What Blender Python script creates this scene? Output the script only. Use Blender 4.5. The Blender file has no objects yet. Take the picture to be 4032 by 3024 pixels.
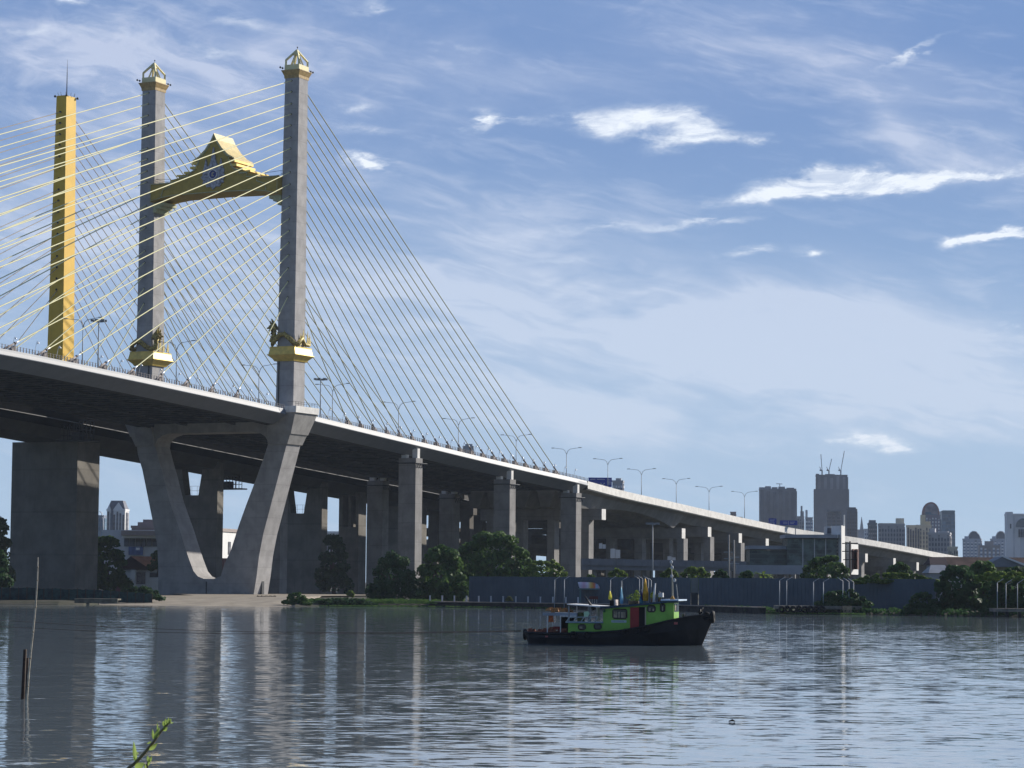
import bpy, math, random
from math import sin, cos, pi, radians, sqrt, atan2
from mathutils import Vector, Matrix
random.seed(7)
scn = bpy.context.scene
col = scn.collection

# ------------------------------------------------------------------ camera
FOC, PITCH, ROLL, CH = 10210.0, 0.07641, 0.00819, 5.0      # focal length in photo pixels, radians, metres
cam_d = bpy.data.cameras.new("camera")
cam_o = bpy.data.objects.new("camera", cam_d)
col.objects.link(cam_o)
fw = Vector((0, cos(PITCH), sin(PITCH)))
up0 = Vector((0, -sin(PITCH), cos(PITCH)))
rt0 = Vector((1, 0, 0))
rt = rt0 * cos(ROLL) + up0 * sin(ROLL)
upv = -rt0 * sin(ROLL) + up0 * cos(ROLL)
CAM = Vector((0, 0, CH))
M = Matrix((( rt.x, upv.x, -fw.x, 0), (rt.y, upv.y, -fw.y, 0), (rt.z, upv.z, -fw.z, CH), (0, 0, 0, 1)))
cam_o.matrix_world = M
cam_d.sensor_width = 36.0
cam_d.lens = FOC / 4032 * 36.0
cam_d.clip_start = 0.5
cam_d.clip_end = 20000
scn.camera = cam_o

def at(x, y, Y):
    """world point seen at photo pixel (x, y) on the plane world-y = Y"""
    d = fw + rt * ((x - 2016) / FOC) - upv * ((y - 1512) / FOC)
    return CAM + d * (Y / d.y)

# ------------------------------------------------------------------ sun, sky
SUN = Vector((1.758, 1.381, 1.0)).normalized()
SUN_EL = math.asin(SUN.z)
SUN_AZ = atan2(SUN.x, SUN.y)
ld = bpy.data.lights.new("sun", 'SUN'); ld.energy = 5.0; ld.angle = radians(0.6); ld.color = (1.0, 0.93, 0.83)
lo = bpy.data.objects.new("sun", ld); col.objects.link(lo)
lo.rotation_euler = SUN.to_track_quat('Z', 'Y').to_euler()
lo.location = (300, 300, 400)

class NG:
    """small helper for writing node trees as expressions"""
    def __init__(s, nt):
        s.nt = nt; s.n = nt.nodes; s.l = nt.links
    def node(s, t, **kw):
        n = s.n.new(t)
        for k, v in kw.items(): setattr(n, k, v)
        return n
    def inp(s, sock, v):
        if isinstance(v, bpy.types.NodeSocket): s.l.new(v, sock)
        elif v is not None: sock.default_value = v
    def m(s, op, a, b=None, c=None, clamp=False):
        n = s.node('ShaderNodeMath', operation=op); n.use_clamp = clamp
        s.inp(n.inputs[0], a)
        if b is not None: s.inp(n.inputs[1], b)
        if c is not None: s.inp(n.inputs[2], c)
        return n.outputs[0]
    def noise(s, vec, scale, detail=3.0, rough=0.5, dist=0.0, dim='3D'):
        n = s.node('ShaderNodeTexNoise'); n.noise_dimensions = dim
        s.inp(n.inputs['Vector'], vec); n.inputs['Scale'].default_value = scale
        n.inputs['Detail'].default_value = detail; n.inputs['Roughness'].default_value = rough
        n.inputs['Distortion'].default_value = dist
        return n.outputs['Fac']
    def ramp(s, fac, a, b):
        n = s.node('ShaderNodeMapRange'); n.interpolation_type = 'SMOOTHSTEP'
        s.inp(n.inputs['Value'], fac); n.inputs['From Min'].default_value = a; n.inputs['From Max'].default_value = b
        return n.outputs[0]
    def mix(s, fac, a, b, mode='MIX'):
        n = s.node('ShaderNodeMix', data_type='RGBA', blend_type=mode)
        s.inp(n.inputs['Factor'], fac)
        s.inp(n.inputs['A'], a if isinstance(a, bpy.types.NodeSocket) else (*a, 1))
        s.inp(n.inputs['B'], b if isinstance(b, bpy.types.NodeSocket) else (*b, 1))
        return n.outputs['Result']
    def comb(s, x, y, z):
        n = s.node('ShaderNodeCombineXYZ')
        s.inp(n.inputs[0], x); s.inp(n.inputs[1], y); s.inp(n.inputs[2], z)
        return n.outputs[0]

world = bpy.data.worlds.new("World"); scn.world = world; world.use_nodes = True
world.cycles.sampling_method = 'MANUAL'; world.cycles.sample_map_resolution = 512
g = NG(world.node_tree)
for n in list(g.n): g.n.remove(n)
out = g.node('ShaderNodeOutputWorld'); bg = g.node('ShaderNodeBackground')
sky = g.node('ShaderNodeTexSky'); sky.sky_type = 'NISHITA'; sky.sun_disc = False
sky.sun_elevation = SUN_EL; sky.sun_rotation = SUN_AZ
sky.altitude = 0; sky.air_density = 1.0; sky.dust_density = 0.7; sky.ozone_density = 2.2
tc = g.node('ShaderNodeTexCoord')
sep = g.node('ShaderNodeSeparateXYZ'); g.l.new(tc.outputs['Generated'], sep.inputs[0])
az = g.m('ARCTAN2', sep.outputs[0], sep.outputs[1])          # compass direction, radians from +Y
el = g.m('ARCSINE', g.m('MAXIMUM', g.m('MINIMUM', sep.outputs[2], 0.999), -0.999))
# clouds live in (azimuth, elevation) on the sky; 1 unit = 0.1 rad
U = g.m('MULTIPLY', az, 10.0); V = g.m('MULTIPLY', el, 10.0)
vec = g.comb(U, V, 0.0)
warp = g.noise(vec, 1.3, 3.0, 0.55)
def warped(sx, sy, scale, amt, off):
    n = g.node('ShaderNodeTexNoise'); n.inputs['Scale'].default_value = scale; n.inputs['Detail'].default_value = 6.0; n.inputs['Roughness'].default_value = 0.62
    g.l.new(g.comb(g.m('MULTIPLY', U, sx), g.m('MULTIPLY', V, sy), off), n.inputs['Vector'])
    s1 = g.node('ShaderNodeVectorMath', operation='SUBTRACT'); g.l.new(n.outputs['Color'], s1.inputs[0]); s1.inputs[1].default_value = (.5, .5, .5)
    s2 = g.node('ShaderNodeVectorMath', operation='MULTIPLY'); g.l.new(s1.outputs[0], s2.inputs[0]); s2.inputs[1].default_value = amt
    s3 = g.node('ShaderNodeVectorMath', operation='ADD'); g.l.new(s2.outputs[0], s3.inputs[0]); g.l.new(vec, s3.inputs[1])
    s4 = g.node('ShaderNodeVectorMath', operation='MULTIPLY'); g.l.new(s3.outputs[0], s4.inputs[0]); s4.inputs[1].default_value = (1, 1, 0)
    return s4.outputs[0]
vecw = warped(1.0, 2.2, 3.2, (.55, .16, 0), 4.0)
vecs = warped(1.0, 1.4, .9, (1.1, .7, 0), 7.0)
# slanted, stretched coordinates for cirrus fibres
def fibres(ang, sx, sy, scale, detail, rough, dist, off):
    c, s_ = cos(ang), sin(ang)
    a = g.m('ADD', g.m('MULTIPLY', U, c * sx), g.m('MULTIPLY', V, s_ * sx))
    b = g.m('ADD', g.m('MULTIPLY', U, -s_ * sy), g.m('MULTIPLY', V, c * sy))
    b = g.m('ADD', b, g.m('MULTIPLY', warp, 1.2))
    return g.noise(g.comb(a, b, off), scale, detail, rough, dist)
def blob(x, y, a, b, ang, w=1.0, acc=None, k=1.75, vec=None):
    vec = vec or vecs
    """add a soft ellipse centred on a photo-measured compass direction / elevation; returns acc + w * ellipse"""
    mp = g.node('ShaderNodeMapping', vector_type='TEXTURE'); g.l.new(vec, mp.inputs['Vector'])
    mp.inputs['Location'].default_value = ((x - 1106) / 560.1, (1258 - y) / 560.1, 0)
    mp.inputs['Rotation'].default_value = (0, 0, ang)
    mp.inputs['Scale'].default_value = (a * k / 560.1, b * k / 560.1, 1)
    gr = g.node('ShaderNodeTexGradient', gradient_type='QUADRATIC_SPHERE'); g.l.new(mp.outputs[0], gr.inputs[0])
    n = g.node('ShaderNodeMath', operation='MULTIPLY_ADD'); g.l.new(gr.outputs['Fac'], n.inputs[0]); n.inputs[1].default_value = w
    if acc is None: n.inputs[2].default_value = 0.0
    else: g.l.new(acc, n.inputs[2])
    return n.outputs[0]
def blobs(lst, vec=None, k=1.75):
    t = None
    for b in lst: t = blob(*b[:5], w=b[5] * 1.3, acc=t, vec=vec, k=k)
    return t
# broad veils (soft)
veil_area = blobs((
    (1500, 760, 620, 170, -0.18, 1.0), (1150, 560, 330, 120, -0.1, .7), (2050, 720, 380, 110, -0.12, .7),
    (1250, 850, 400, 130, -.05, .8), (2050, 880, 330, 70, 0, .55), (2150, 330, 260, 60, -.2, .75), (300, 420, 430, 240, .2, .45),
    (350, 150, 480, 150, .05, .9), (1500, 650, 500, 160, -.15, .6), (1000, 900, 350, 160, 0, .6), (1900, 800, 500, 90, -.08, .6), (1750, 880, 400, 70, -.05, .6), (250, 560, 500, 160, .1, .6), (820, 640, 260, 120, -.1, .5), (1100, 180, 500, 90, -.1, .55), (1750, 120, 520, 90, -.2, .6), (1950, 250, 300, 50, -.4, .4),
    (600, 700, 300, 200, .1, .4), (60, 620, 260, 170, .2, .5), (900, 420, 300, 100, -.3, .25)))
f1 = fibres(-0.14, 0.6, 3.2, 1.2, 6.0, 0.58, 0.5, 3.0)
f2 = fibres(-0.22, 2.0, 11.0, 1.5, 5.0, 0.62, 0.5, 9.0)
f3 = g.noise(g.comb(U, g.m('MULTIPLY', V, 2.0), 5.0), 4.0, 5.0, 0.62, 0.6)
fine = g.m('ADD', g.m('MULTIPLY', g.ramp(f1, 0.32, 0.66), 0.75), g.m('MULTIPLY', g.ramp(f2, 0.35, 0.7), 0.35))
veil = g.m('MULTIPLY', veil_area, g.m('ADD', fine, 0.22))
veil = g.m('ADD', veil, g.m('MULTIPLY', g.ramp(g.m('ADD', g.m('MULTIPLY', f1, .55), g.m('MULTIPLY', f2, .45)), 0.47, 0.66), 0.42))
veil = g.m('ADD', veil, g.m('MULTIPLY', g.m('MULTIPLY', blob(250, 150, 620, 240, .1), g.ramp(f3, .44, .66)), .7))
veil = g.m('MINIMUM', g.m('MULTIPLY', veil, 0.78), 0.86)
# brighter wisps
wl = [(1640, 425, 110, 22, .14, 1.1), (1830, 395, 210, 26, .04, 1.1), (2090, 384, 250, 15, .02, 1.1), (1780, 372, 110, 24, .0, .7),
      (1290, 268, 130, 26, -.06, .6), (1400, 262, 170, 34, -.12, .75), (1520, 250, 80, 30, .0, .6), (1490, 305, 90, 26, .1, .8), (1620, 300, 70, 12, .1, .5),
      (2085, 520, 75, 15, .10, 1.25), (2160, 508, 60, 11, .1, .9), (1752, 548, 40, 14, .0, .95), (1610, 545, 90, 14, .10, .7),
      (1885, 953, 68, 17, -.02, 1.3), (1320, 492, 190, 15, .06, .6), (1550, 478, 130, 9, .1, .6), (815, 370, 70, 16, -.14, 1.0), (760, 352, 60, 12, -.15, .55),
      (1025, 262, 38, 26, -.05, .9), (1090, 272, 80, 10, -.05, .65), (950, 108, 90, 14, -.05, .5), (790, 20, 60, 18, .2, .6),
      (780, 290, 100, 18, .02, .5), (775, 232, 44, 16, .0, .55), (1975, 130, 95, 12, .5, .65), (2185, 718, 40, 12, -.05, .7),
      (130, 20, 180, 20, -.25, .7), (2120, 300, 190, 40, .05, .35), (420, 275, 140, 40, .1, .3), (1180, 560, 160, 14, .1, .4), (60, 100, 90, 20, .3, .5), (220, 90, 120, 22, -.1, .5),
      (500, 60, 160, 26, -.1, .5), (420, 130, 130, 22, -.1, .5), (700, 150, 150, 20, -.05, .4)]
w_area = blobs(wl, vec=vecw, k=2.1)
f4 = fibres(0.06, 2.6, 9.0, 1.6, 7.0, 0.66, 0.6, 2.0)
wisp = g.m('MULTIPLY', g.ramp(w_area, 0.12, 1.0), g.m('ADD', g.m('MULTIPLY', g.ramp(f4, 0.34, 0.62), 0.62), g.m('MULTIPLY', g.ramp(w_area, .55, 1.2), 0.5)))
wisp = g.m('MINIMUM', wisp, 0.97)
up_mask = g.ramp(el, 0.0, 0.03)
# general thin cloud over the rest of the sky (outside the photo)
side = g.m('MULTIPLY', g.ramp(g.m('ABSOLUTE', az), 0.22, 0.5), g.ramp(fibres(0.1, .3, 1.2, .8, 5, .55, .5, 1.0), .45, .7))
veil = g.m('ADD', veil, g.m('MULTIPLY', side, 0.2))
cb = g.mix(g.ramp(el, 0.0, 0.24), (5.5, 6.4, 7.7), (4.8, 5.4, 7.0))
skyc = g.mix(1.0, sky.outputs[0], (0.40, 0.52, 0.74), 'MULTIPLY')
# even out the sky's own brightness close to the horizon
skyg = g.mix(g.ramp(el, -0.05, 0.21), (4.3, 6.0, 7.7), (1.5, 2.55, 4.9))
inview = g.m('SUBTRACT', 1.0, g.ramp(g.m('ABSOLUTE', az), 0.5, 1.3))
skyc = g.mix(g.m('MULTIPLY', inview, 0.9), skyc, skyg)
c1 = g.mix(g.m('MULTIPLY', veil, up_mask), skyc, cb)
c2 = g.mix(g.m('MULTIPLY', wisp, up_mask), c1, (7.9, 8.4, 9.1))
g.l.new(c2, bg.inputs['Color']); bg.inputs['Strength'].default_value = 0.095
g.l.new(bg.outputs[0], out.inputs['Surface'])

scn.view_settings.view_transform = 'Standard'; scn.view_settings.look = 'None'
scn.view_settings.exposure = 0.35; scn.view_settings.gamma = 1.0
scn.render.engine = 'CYCLES'
scn.cycles.use_denoising = True
scn.cycles.max_bounces = 6; scn.cycles.diffuse_bounces = 3; scn.cycles.glossy_bounces = 3
scn.cycles.volume_bounces = 0; scn.cycles.transparent_max_bounces = 8
scn.cycles.sample_clamp_indirect = 6.0
scn.cycles.caustics_reflective = False; scn.cycles.caustics_refractive = False

# ------------------------------------------------------------------ materials
MATS = {}
def mat(name, c, rough=0.8, var=0.12, vscale=0.5, metal=0.0, c2=None, bump=0.0, bscale=3.0, spec=0.3, joints=None, streak=0.0, jdark=0.75):
    if name in MATS: return MATS[name]
    m = bpy.data.materials.new(name); m.use_nodes = True
    k = NG(m.node_tree); b = k.n['Principled BSDF']
    geo = k.node('ShaderNodeNewGeometry'); P = geo.outputs['Position']
    f = k.noise(P, vscale, 5.0, 0.6)
    c2 = c2 or tuple(x * (1 - var * 1.6) for x in c)
    colr = k.mix(k.ramp(f, 0.3, 0.7), tuple(x * (1 + var * .5) for x in c), c2)
    if streak:
        mp = k.node('ShaderNodeVectorMath', operation='MULTIPLY'); k.l.new(P, mp.inputs[0]); mp.inputs[1].default_value = (1, 1, 0.08)
        f2 = k.noise(mp.outputs[0], 1.3, 4.0, 0.6)
        colr = k.mix(k.m('MULTIPLY', k.ramp(f2, 0.5, 0.78), streak), colr, tuple(x * 0.55 for x in c))
    if joints:
        sx = k.node('ShaderNodeSeparateXYZ'); k.l.new(P, sx.inputs[0])
        fr = k.m('FRACT', k.m('DIVIDE', sx.outputs[2], joints))
        line = k.m('MULTIPLY', k.m('LESS_THAN', fr, 0.04), .6)
        lift = k.noise(k.comb(0.0, 0.0, k.m('FLOOR', k.m('DIVIDE', sx.outputs[2], joints))), 3.7, 0.0)
        colr = k.mix(1.0, colr, k.mix(lift, (0.90, .90, .91), (1.08, 1.08, 1.07)), 'MULTIPLY')
        colr = k.mix(line, colr, k.mix(1.0, colr, (jdark,) * 3, 'MULTIPLY'))
    k.l.new(colr, b.inputs['Base Color'])
    b.inputs['Roughness'].default_value = rough; b.inputs['Metallic'].default_value = metal
    b.inputs['Specular IOR Level'].default_value = spec
    if bump:
        bn = k.node('ShaderNodeBump'); bn.inputs['Strength'].default_value = bump; bn.inputs['Distance'].default_value = 0.1
        k.l.new(k.noise(P, bscale, 4.0, 0.6), bn.inputs['Height']); k.l.new(bn.outputs[0], b.inputs['Normal'])
    MATS[name] = m
    return m
conc = mat('tower_concrete', (0.40, 0.39, 0.385), 0.85, 0.14, 0.35, joints=4.1, streak=0.35, bump=0.15)
conc_pier = mat('pier_concrete', (0.29, 0.28, 0.27), 0.9, 0.16, 0.25, joints=5.2, streak=0.4, bump=0.15)
conc_old = mat('old_concrete', (0.23, 0.215, 0.19), 0.9, 0.18, 0.2, joints=11.0, streak=0.45)
conc_white = mat('approach_parapet_concrete', (0.86, 0.84, 0.79), 0.85, 0.10, 0.5, streak=0.2)
conc_box = mat('girder_concrete', (0.24, 0.235, 0.22), 0.9, 0.15, 0.2, streak=0.3)
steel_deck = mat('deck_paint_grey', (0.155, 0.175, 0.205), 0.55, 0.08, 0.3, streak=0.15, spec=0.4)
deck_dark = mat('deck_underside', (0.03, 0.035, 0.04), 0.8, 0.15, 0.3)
asphalt = mat('asphalt', (0.06, 0.06, 0.06), 0.9, 0.1, 1.0)
gold = mat('gold_leaf_paint', (0.80, 0.58, 0.13), 0.45, 0.12, 0.8, metal=0.25, spec=0.5)
gold_pale = mat('pale_gold_paint', (0.85, 0.76, 0.42), 0.6, 0.08, 1.2)
gold_wall = mat('ochre_gold_wall', (0.47, 0.33, 0.055), 0.6, 0.10, 0.8)
trim_pale = mat('pale_green_gold_trim', (0.50, 0.50, 0.28), 0.6, 0.1, 2.0)
gold_dark = mat('antique_gold', (0.46, 0.37, 0.10), 0.5, 0.35, 2.5, metal=0.2, bump=0.6, bscale=4.0, c2=(0.13, 0.09, 0.03))
pylon_yellow = mat('pylon_yellow', (0.83, 0.52, 0.05), 0.6, 0.06, 0.3)
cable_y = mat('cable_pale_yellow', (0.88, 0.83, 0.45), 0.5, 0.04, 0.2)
cable_side = mat('cable_yellow_shaded', (0.42, 0.40, 0.20), 0.6, 0.04, 0.2)  # same yellow cables, colour darkened for their backlit shade
cable_old = mat('cable_old_brown', (0.42, 0.34, 0.22), 0.6, 0.05, 0.2)
metal_white = mat('galvanised_collar', (0.80, 0.82, 0.84), 0.35, 0.05, 2.0, metal=0.3)
housing = mat('anchor_housing', (0.33, 0.29, 0.27), 0.8, 0.3, 1.5)
rail_m = mat('railing_steel', (0.27, 0.24, 0.23), 0.6, 0.2, 3.0)
lamp_m = mat('lamp_pole_steel', (0.30, 0.34, 0.37), 0.5, 0.05, 1.0)
lamp_h = mat('lamp_head', (0.22, 0.24, 0.26), 0.5, 0.05, 1.0)
dark_m = mat('dark_steel', (0.035, 0.04, 0.045), 0.6, 0.2, 1.0)
black_m = mat('hole_black', (0.01, 0.01, 0.012), 0.9, 0.1, 1.0)
silver = mat('silver_relief', (0.44, 0.45, 0.50), 0.55, 0.3, 1.8, c2=(0.22, 0.21, 0.24), bump=0.6, bscale=3.0)
blue_med = mat('medallion_blue', (0.04, 0.06, 0.25), 0.5, 0.2, 2.0)
white_p = mat('white_paint', (0.78, 0.78, 0.76), 0.7, 0.05, 0.3)
offwhite = mat('offwhite_wall', (0.55, 0.56, 0.56), 0.8, 0.08, 0.3, streak=0.2)
grey_w = mat('grey_wall', (0.34, 0.36, 0.39), 0.8, 0.1, 0.3, streak=.2)
sign_blue = mat('sign_blue', (0.02, 0.05, 0.36), 0.5, 0.05, 1.0)
wood_d = mat('dark_wet_wood', (0.055, 0.035, 0.025), 0.8, 0.3, 6.0, streak=.4)
bamboo = mat('bamboo_pale', (0.48, 0.42, 0.32), 0.6, 0.25, 5.0)

# ------------------------------------------------------------------ mesh building
class MB:
    def __init__(s, frame=None):
        s.v = []; s.f = []; s.sm = []; s.mi = []; s.F = frame or (lambda p: Vector(p)); s.cur = 0
    def pt(s, p):
        s.v.append(s.F(p)); return len(s.v) - 1
    def face(s, idx, smooth=False):
        s.f.append(tuple(idx)); s.sm.append(smooth); s.mi.append(s.cur)
    def quad(s, *ps):
        s.face([s.pt(p) for p in ps])
    def hexa(s, b, t):
        """b, t: four corners each, same winding"""
        i = [s.pt(p) for p in b] + [s.pt(p) for p in t]
        for q in ((3, 2, 1, 0), (4, 5, 6, 7), (0, 1, 5, 4), (1, 2, 6, 5), (2, 3, 7, 6), (3, 0, 4, 7)): s.face([i[j] for j in q])
    def box(s, x0, x1, y0, y1, z0, z1):
        s.hexa([(x0, y0, z0), (x1, y0, z0), (x1, y1, z0), (x0, y1, z0)], [(x0, y0, z1), (x1, y0, z1), (x1, y1, z1), (x0, y1, z1)])
    def taper(s, b, z0, t, z1):
        """b, t = (x0, x1, y0, y1) rectangles at heights z0, z1"""
        s.hexa([(b[0], b[2], z0), (b[1], b[2], z0), (b[1], b[3], z0), (b[0], b[3], z0)],
               [(t[0], t[2], z1), (t[1], t[2], z1), (t[1], t[3], z1), (t[0], t[3], z1)])
    def prism(s, poly, a, b, axis=0):
        """extrude a polygon along an axis: axis 0 -> poly in (y, z); 1 -> (x, z); 2 -> (x, y)"""
        def mk(p, w):
            return (w, p[0], p[1]) if axis == 0 else ((p[0], w, p[1]) if axis == 1 else (p[0], p[1], w))
        A = [s.pt(mk(p, a)) for p in poly]; B_ = [s.pt(mk(p, b)) for p in poly]
        n = len(poly)
        s.face(A[::-1]); s.face(B_)
        for i in range(n): s.face([A[i], A[(i + 1) % n], B_[(i + 1) % n], B_[i]])
    def tube(s, pts, r, n=8, caps=True, smooth=True):
        pts = [Vector(p) for p in pts]
        rr = r if isinstance(r, (list, tuple)) else [r] * len(pts)
        rings = []
        ref = Vector((0, 0, 1))
        for i, p in enumerate(pts):
            d = (pts[min(i + 1, len(pts) - 1)] - pts[max(i - 1, 0)]).normalized()
            if abs(d.dot(ref)) > 0.97: u = d.cross(Vector((0, 1, 0))).normalized()
            else: u = d.cross(ref).normalized()
            w = d.cross(u)
            rings.append([s.pt(tuple(p + (u * cos(2 * pi * j / n) + w * sin(2 * pi * j / n)) * rr[i])) for j in range(n)])
        for a, b in zip(rings, rings[1:]):
            for j in range(n): s.face([a[j], a[(j + 1) % n], b[(j + 1) % n], b[j]], smooth)
        if caps: s.face(rings[0][::-1]); s.face(rings[-1])
    def bar(s, a, b, w, h=None):
        """square bar between two points"""
        s.tube([a, b], (w if h is None else (w + h) / 2) * 0.7071, 4, smooth=False)
    def lathe(s, c, prof, n=12, smooth=True):
        rings = [[s.pt((c[0] + r * cos(2 * pi * j / n), c[1] + r * sin(2 * pi * j / n), c[2] + z)) for j in range(n)] for r, z in prof]
        for a, b in zip(rings, rings[1:]):
            for j in range(n): s.face([a[j], a[(j + 1) % n], b[(j + 1) % n], b[j]], smooth)
        s.face(rings[0][::-1]); s.face(rings[-1])
    def build(s, name, m, parent=None, base=None, **props):
        me = bpy.data.meshes.new(name)
        b = Vector(base) if base is not None else (parent_base(parent) if parent else Vector((0, 0, 0)))
        me.from_pydata([tuple(v - b) for v in s.v], [], s.f)
        ms = m if isinstance(m, (list, tuple)) else [m]
        for x in ms: me.materials.append(x)
        me.polygons.foreach_set('use_smooth', s.sm)
        me.polygons.foreach_set('material_index', s.mi)
        me.update()
        o = bpy.data.objects.new(name, me); col.objects.link(o)
        if parent: o.parent = parent
        else: o.location = b
        for k_, v_ in props.items(): o[k_] = v_
        return o
def parent_base(p):
    v = Vector((0, 0, 0))
    while p is not None:
        v = v + p.location; p = p.parent
    return v
def thing(name, base, label, category, group=None):
    o = bpy.data.objects.new(name, None); col.objects.link(o)
    o.location = base; o.empty_display_size = 0.5
    o['label'] = label; o['category'] = category
    if group: o['group'] = group
    return o
def tag(o, label, category, group=None, kind=None):
    o['label'] = label; o['category'] = category
    if group: o['group'] = group
    if kind: o['kind'] = kind
    return o
def copy_tree(o, parent=None):
    c = o.copy(); col.objects.link(c); c.parent = parent
    for ch in list(o.children): copy_tree(ch, c)
    return c
ORD = ['first', 'second', 'third', 'fourth', 'fifth', 'sixth', 'seventh', 'eighth', 'ninth', 'tenth', 'eleventh', 'twelfth', 'thirteenth',
       'fourteenth', 'fifteenth', 'sixteenth', 'seventeenth', 'eighteenth', 'nineteenth', 'twentieth', 'twenty-first', 'twenty-second',
       'twenty-third', 'twenty-fourth', 'twenty-fifth', 'twenty-sixth', 'twenty-seventh', 'twenty-eighth', 'twenty-ninth', 'thirtieth']
def interp(tab, x):
    if x <= tab[0][0]: return tab[0][1]
    for i in range(len(tab) - 1):
        (x0, y0), (x1, y1) = tab[i], tab[i + 1]
        if x <= x1:
            m0 = (y1 - y0) / (x1 - x0) if i == 0 else (y1 - tab[i - 1][1]) / (x1 - tab[i - 1][0])
            m1 = (y1 - y0) / (x1 - x0) if i + 2 >= len(tab) else (tab[i + 2][1] - y0) / (tab[i + 2][0] - x0)
            t = (x - x0) / (x1 - x0); h = x1 - x0
            return (2*t**3-3*t*t+1)*y0 + (t**3-2*t*t+t)*h*m0 + (-2*t**3+3*t*t)*y1 + (t**3-t*t)*h*m1
    return tab[-1][1]
# ================================================================== the bridges
PHI = 0.4407
AX = Vector((sin(PHI), cos(PHI), 0)); TX = Vector((-cos(PHI), sin(PHI), 0))
ORG = Vector((-57.5, 640.6, 0)) + AX * 5.7
def BF(p):
    """bridge frame: s along the bridge (away from the camera), t across (to the left), z up"""
    return ORG + AX * p[0] + TX * p[1] + Vector((0, 0, p[2]))
ZT = [(-460, 46.5), (-400, 49.6), (-340, 52.1), (-225, 54.5), (-123, 52.4), (-84, 50.95), (-46, 49.25), (-11, 47.55), (10, 46.3), (37, 44.7),
      (78, 42.3), (105, 40.7), (138, 38.9), (175, 37.0), (210, 34.9), (250, 33.0), (320, 29.4), (390, 25.9), (460, 22.4), (540, 18.5), (620, 15.0), (740, 10.5), (900, 6)]
def zt(s): return interp(ZT, s)
TC = 21.1                                    # centre line between the two tower legs

bridge = thing('cable_stayed_bridge', BF((0, TC, 1.0)), 'new concrete cable stayed bridge with two grey tower legs joined by a gold gabled beam', 'bridge')

# --- deck
def deck_section(s):
    z = zt(s); cut = -6.4 < s < 6.4
    R = [(-2.0, 0.0), (-2.25, -.5), (-2.45, -1.18), (-2.52, -1.30), (-2.40, -1.48), (1.3, -3.75), (4.0, -3.75), (4.4, -1.7)]
    L = [(TC * 2 - t, d) for t, d in R][::-1]
    if cut: R = [(max(t, 3.3), d) for t, d in R]; L = [(min(t, TC * 2 - 3.3), d) for t, d in L]
    top = [(L[-1][0] - .35, 0.0), (L[-1][0] - .35, -0.45), (R[0][0] + .35, -0.45), (R[0][0] + .35, 0.0)]
    return [(s, t, z + d) for t, d in R + L + top]
S_END = 180.0
ss = [-460 + i * 8 for i in range(56)]
ss = [s for s in ss if s < -10] + [-8.5, -6.5, -6.3, -3, 0, 3, 6.3, 6.5, 8.5] + [16 + i * 6 for i in range(27)] + [S_END]
mb = MB(BF)
rings = [[mb.pt(p) for p in deck_section(s)] for s in ss]
n = len(rings[0])
for a, b in zip(rings, rings[1:]):
    for j in range(n):
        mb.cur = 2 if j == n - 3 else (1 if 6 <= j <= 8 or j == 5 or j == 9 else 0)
        mb.face([a[j], b[j], b[(j + 1) % n], a[(j + 1) % n]], smooth=j in (1, 2, 3))
mb.cur = 0
mb.face(rings[0]); mb.face(rings[-1][::-1])
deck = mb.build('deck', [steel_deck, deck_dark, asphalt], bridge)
# cross beams below the slab (surface ribbing of the underside)
mb = MB(BF)
s = -456.0
while s < 178:
    if abs(s) > 7:
        z = zt(s); mb.box(s - .22, s + .22, 4.3, TC * 2 - 4.3, z - 3.1, z - 1.65)
        mb.box(s - .5, s + .5, 4.35, TC * 2 - 4.35, z - 3.16, z - 3.1)
    s += 3.74
for tt in (14.0, 28.2):
    for a, b in zip(ss, ss[1:]):
        if b < 178: mb.hexa([(a, tt, zt(a) - 3.3), (b, tt, zt(b) - 3.3), (b, tt + .5, zt(b) - 3.3), (a, tt + .5, zt(a) - 3.3)],
                            [(a, tt, zt(a) - 1.7), (b, tt, zt(b) - 1.7), (b, tt + .5, zt(b) - 1.7), (a, tt + .5, zt(a) - 1.7)])
mb.build('cross_beam_grid', mat('cross_beam_steel', (0.06, 0.065, 0.065), .7, .3, .3), bridge)

# --- railings
for side, t0 in ((0, -1.82), (1, 2 * TC + 1.82)):
    mb = MB(BF); s = -330.0
    while s < 181:
        if abs(s) > 6.6:
            z = zt(s)
            mb.hexa([(s - .06, t0 - .1, z), (s + .06, t0 - .1, z), (s + .06, t0 + .1, z), (s - .06, t0 + .1, z)],
                    [(s - .05, t0 - .06, z + 1.05), (s + .05, t0 - .06, z + 1.05), (s + .05, t0 + .06, z + 1.05), (s - .05, t0 + .06, z + 1.05)])
        s += 1.06
    for dz in (.45, .95):
        for a, b in zip(ss, ss[1:]):
            if a >= -330 and not (a > -6.6 and b < 6.6): mb.tube([(a, t0, zt(a) + dz), (b, t0, zt(b) + dz)], .028, 4, caps=False)
    mb.build('railing', rail_m, bridge)

# --- tower
def mir(t, L): return 2 * TC - t if L else t
tower = None
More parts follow.
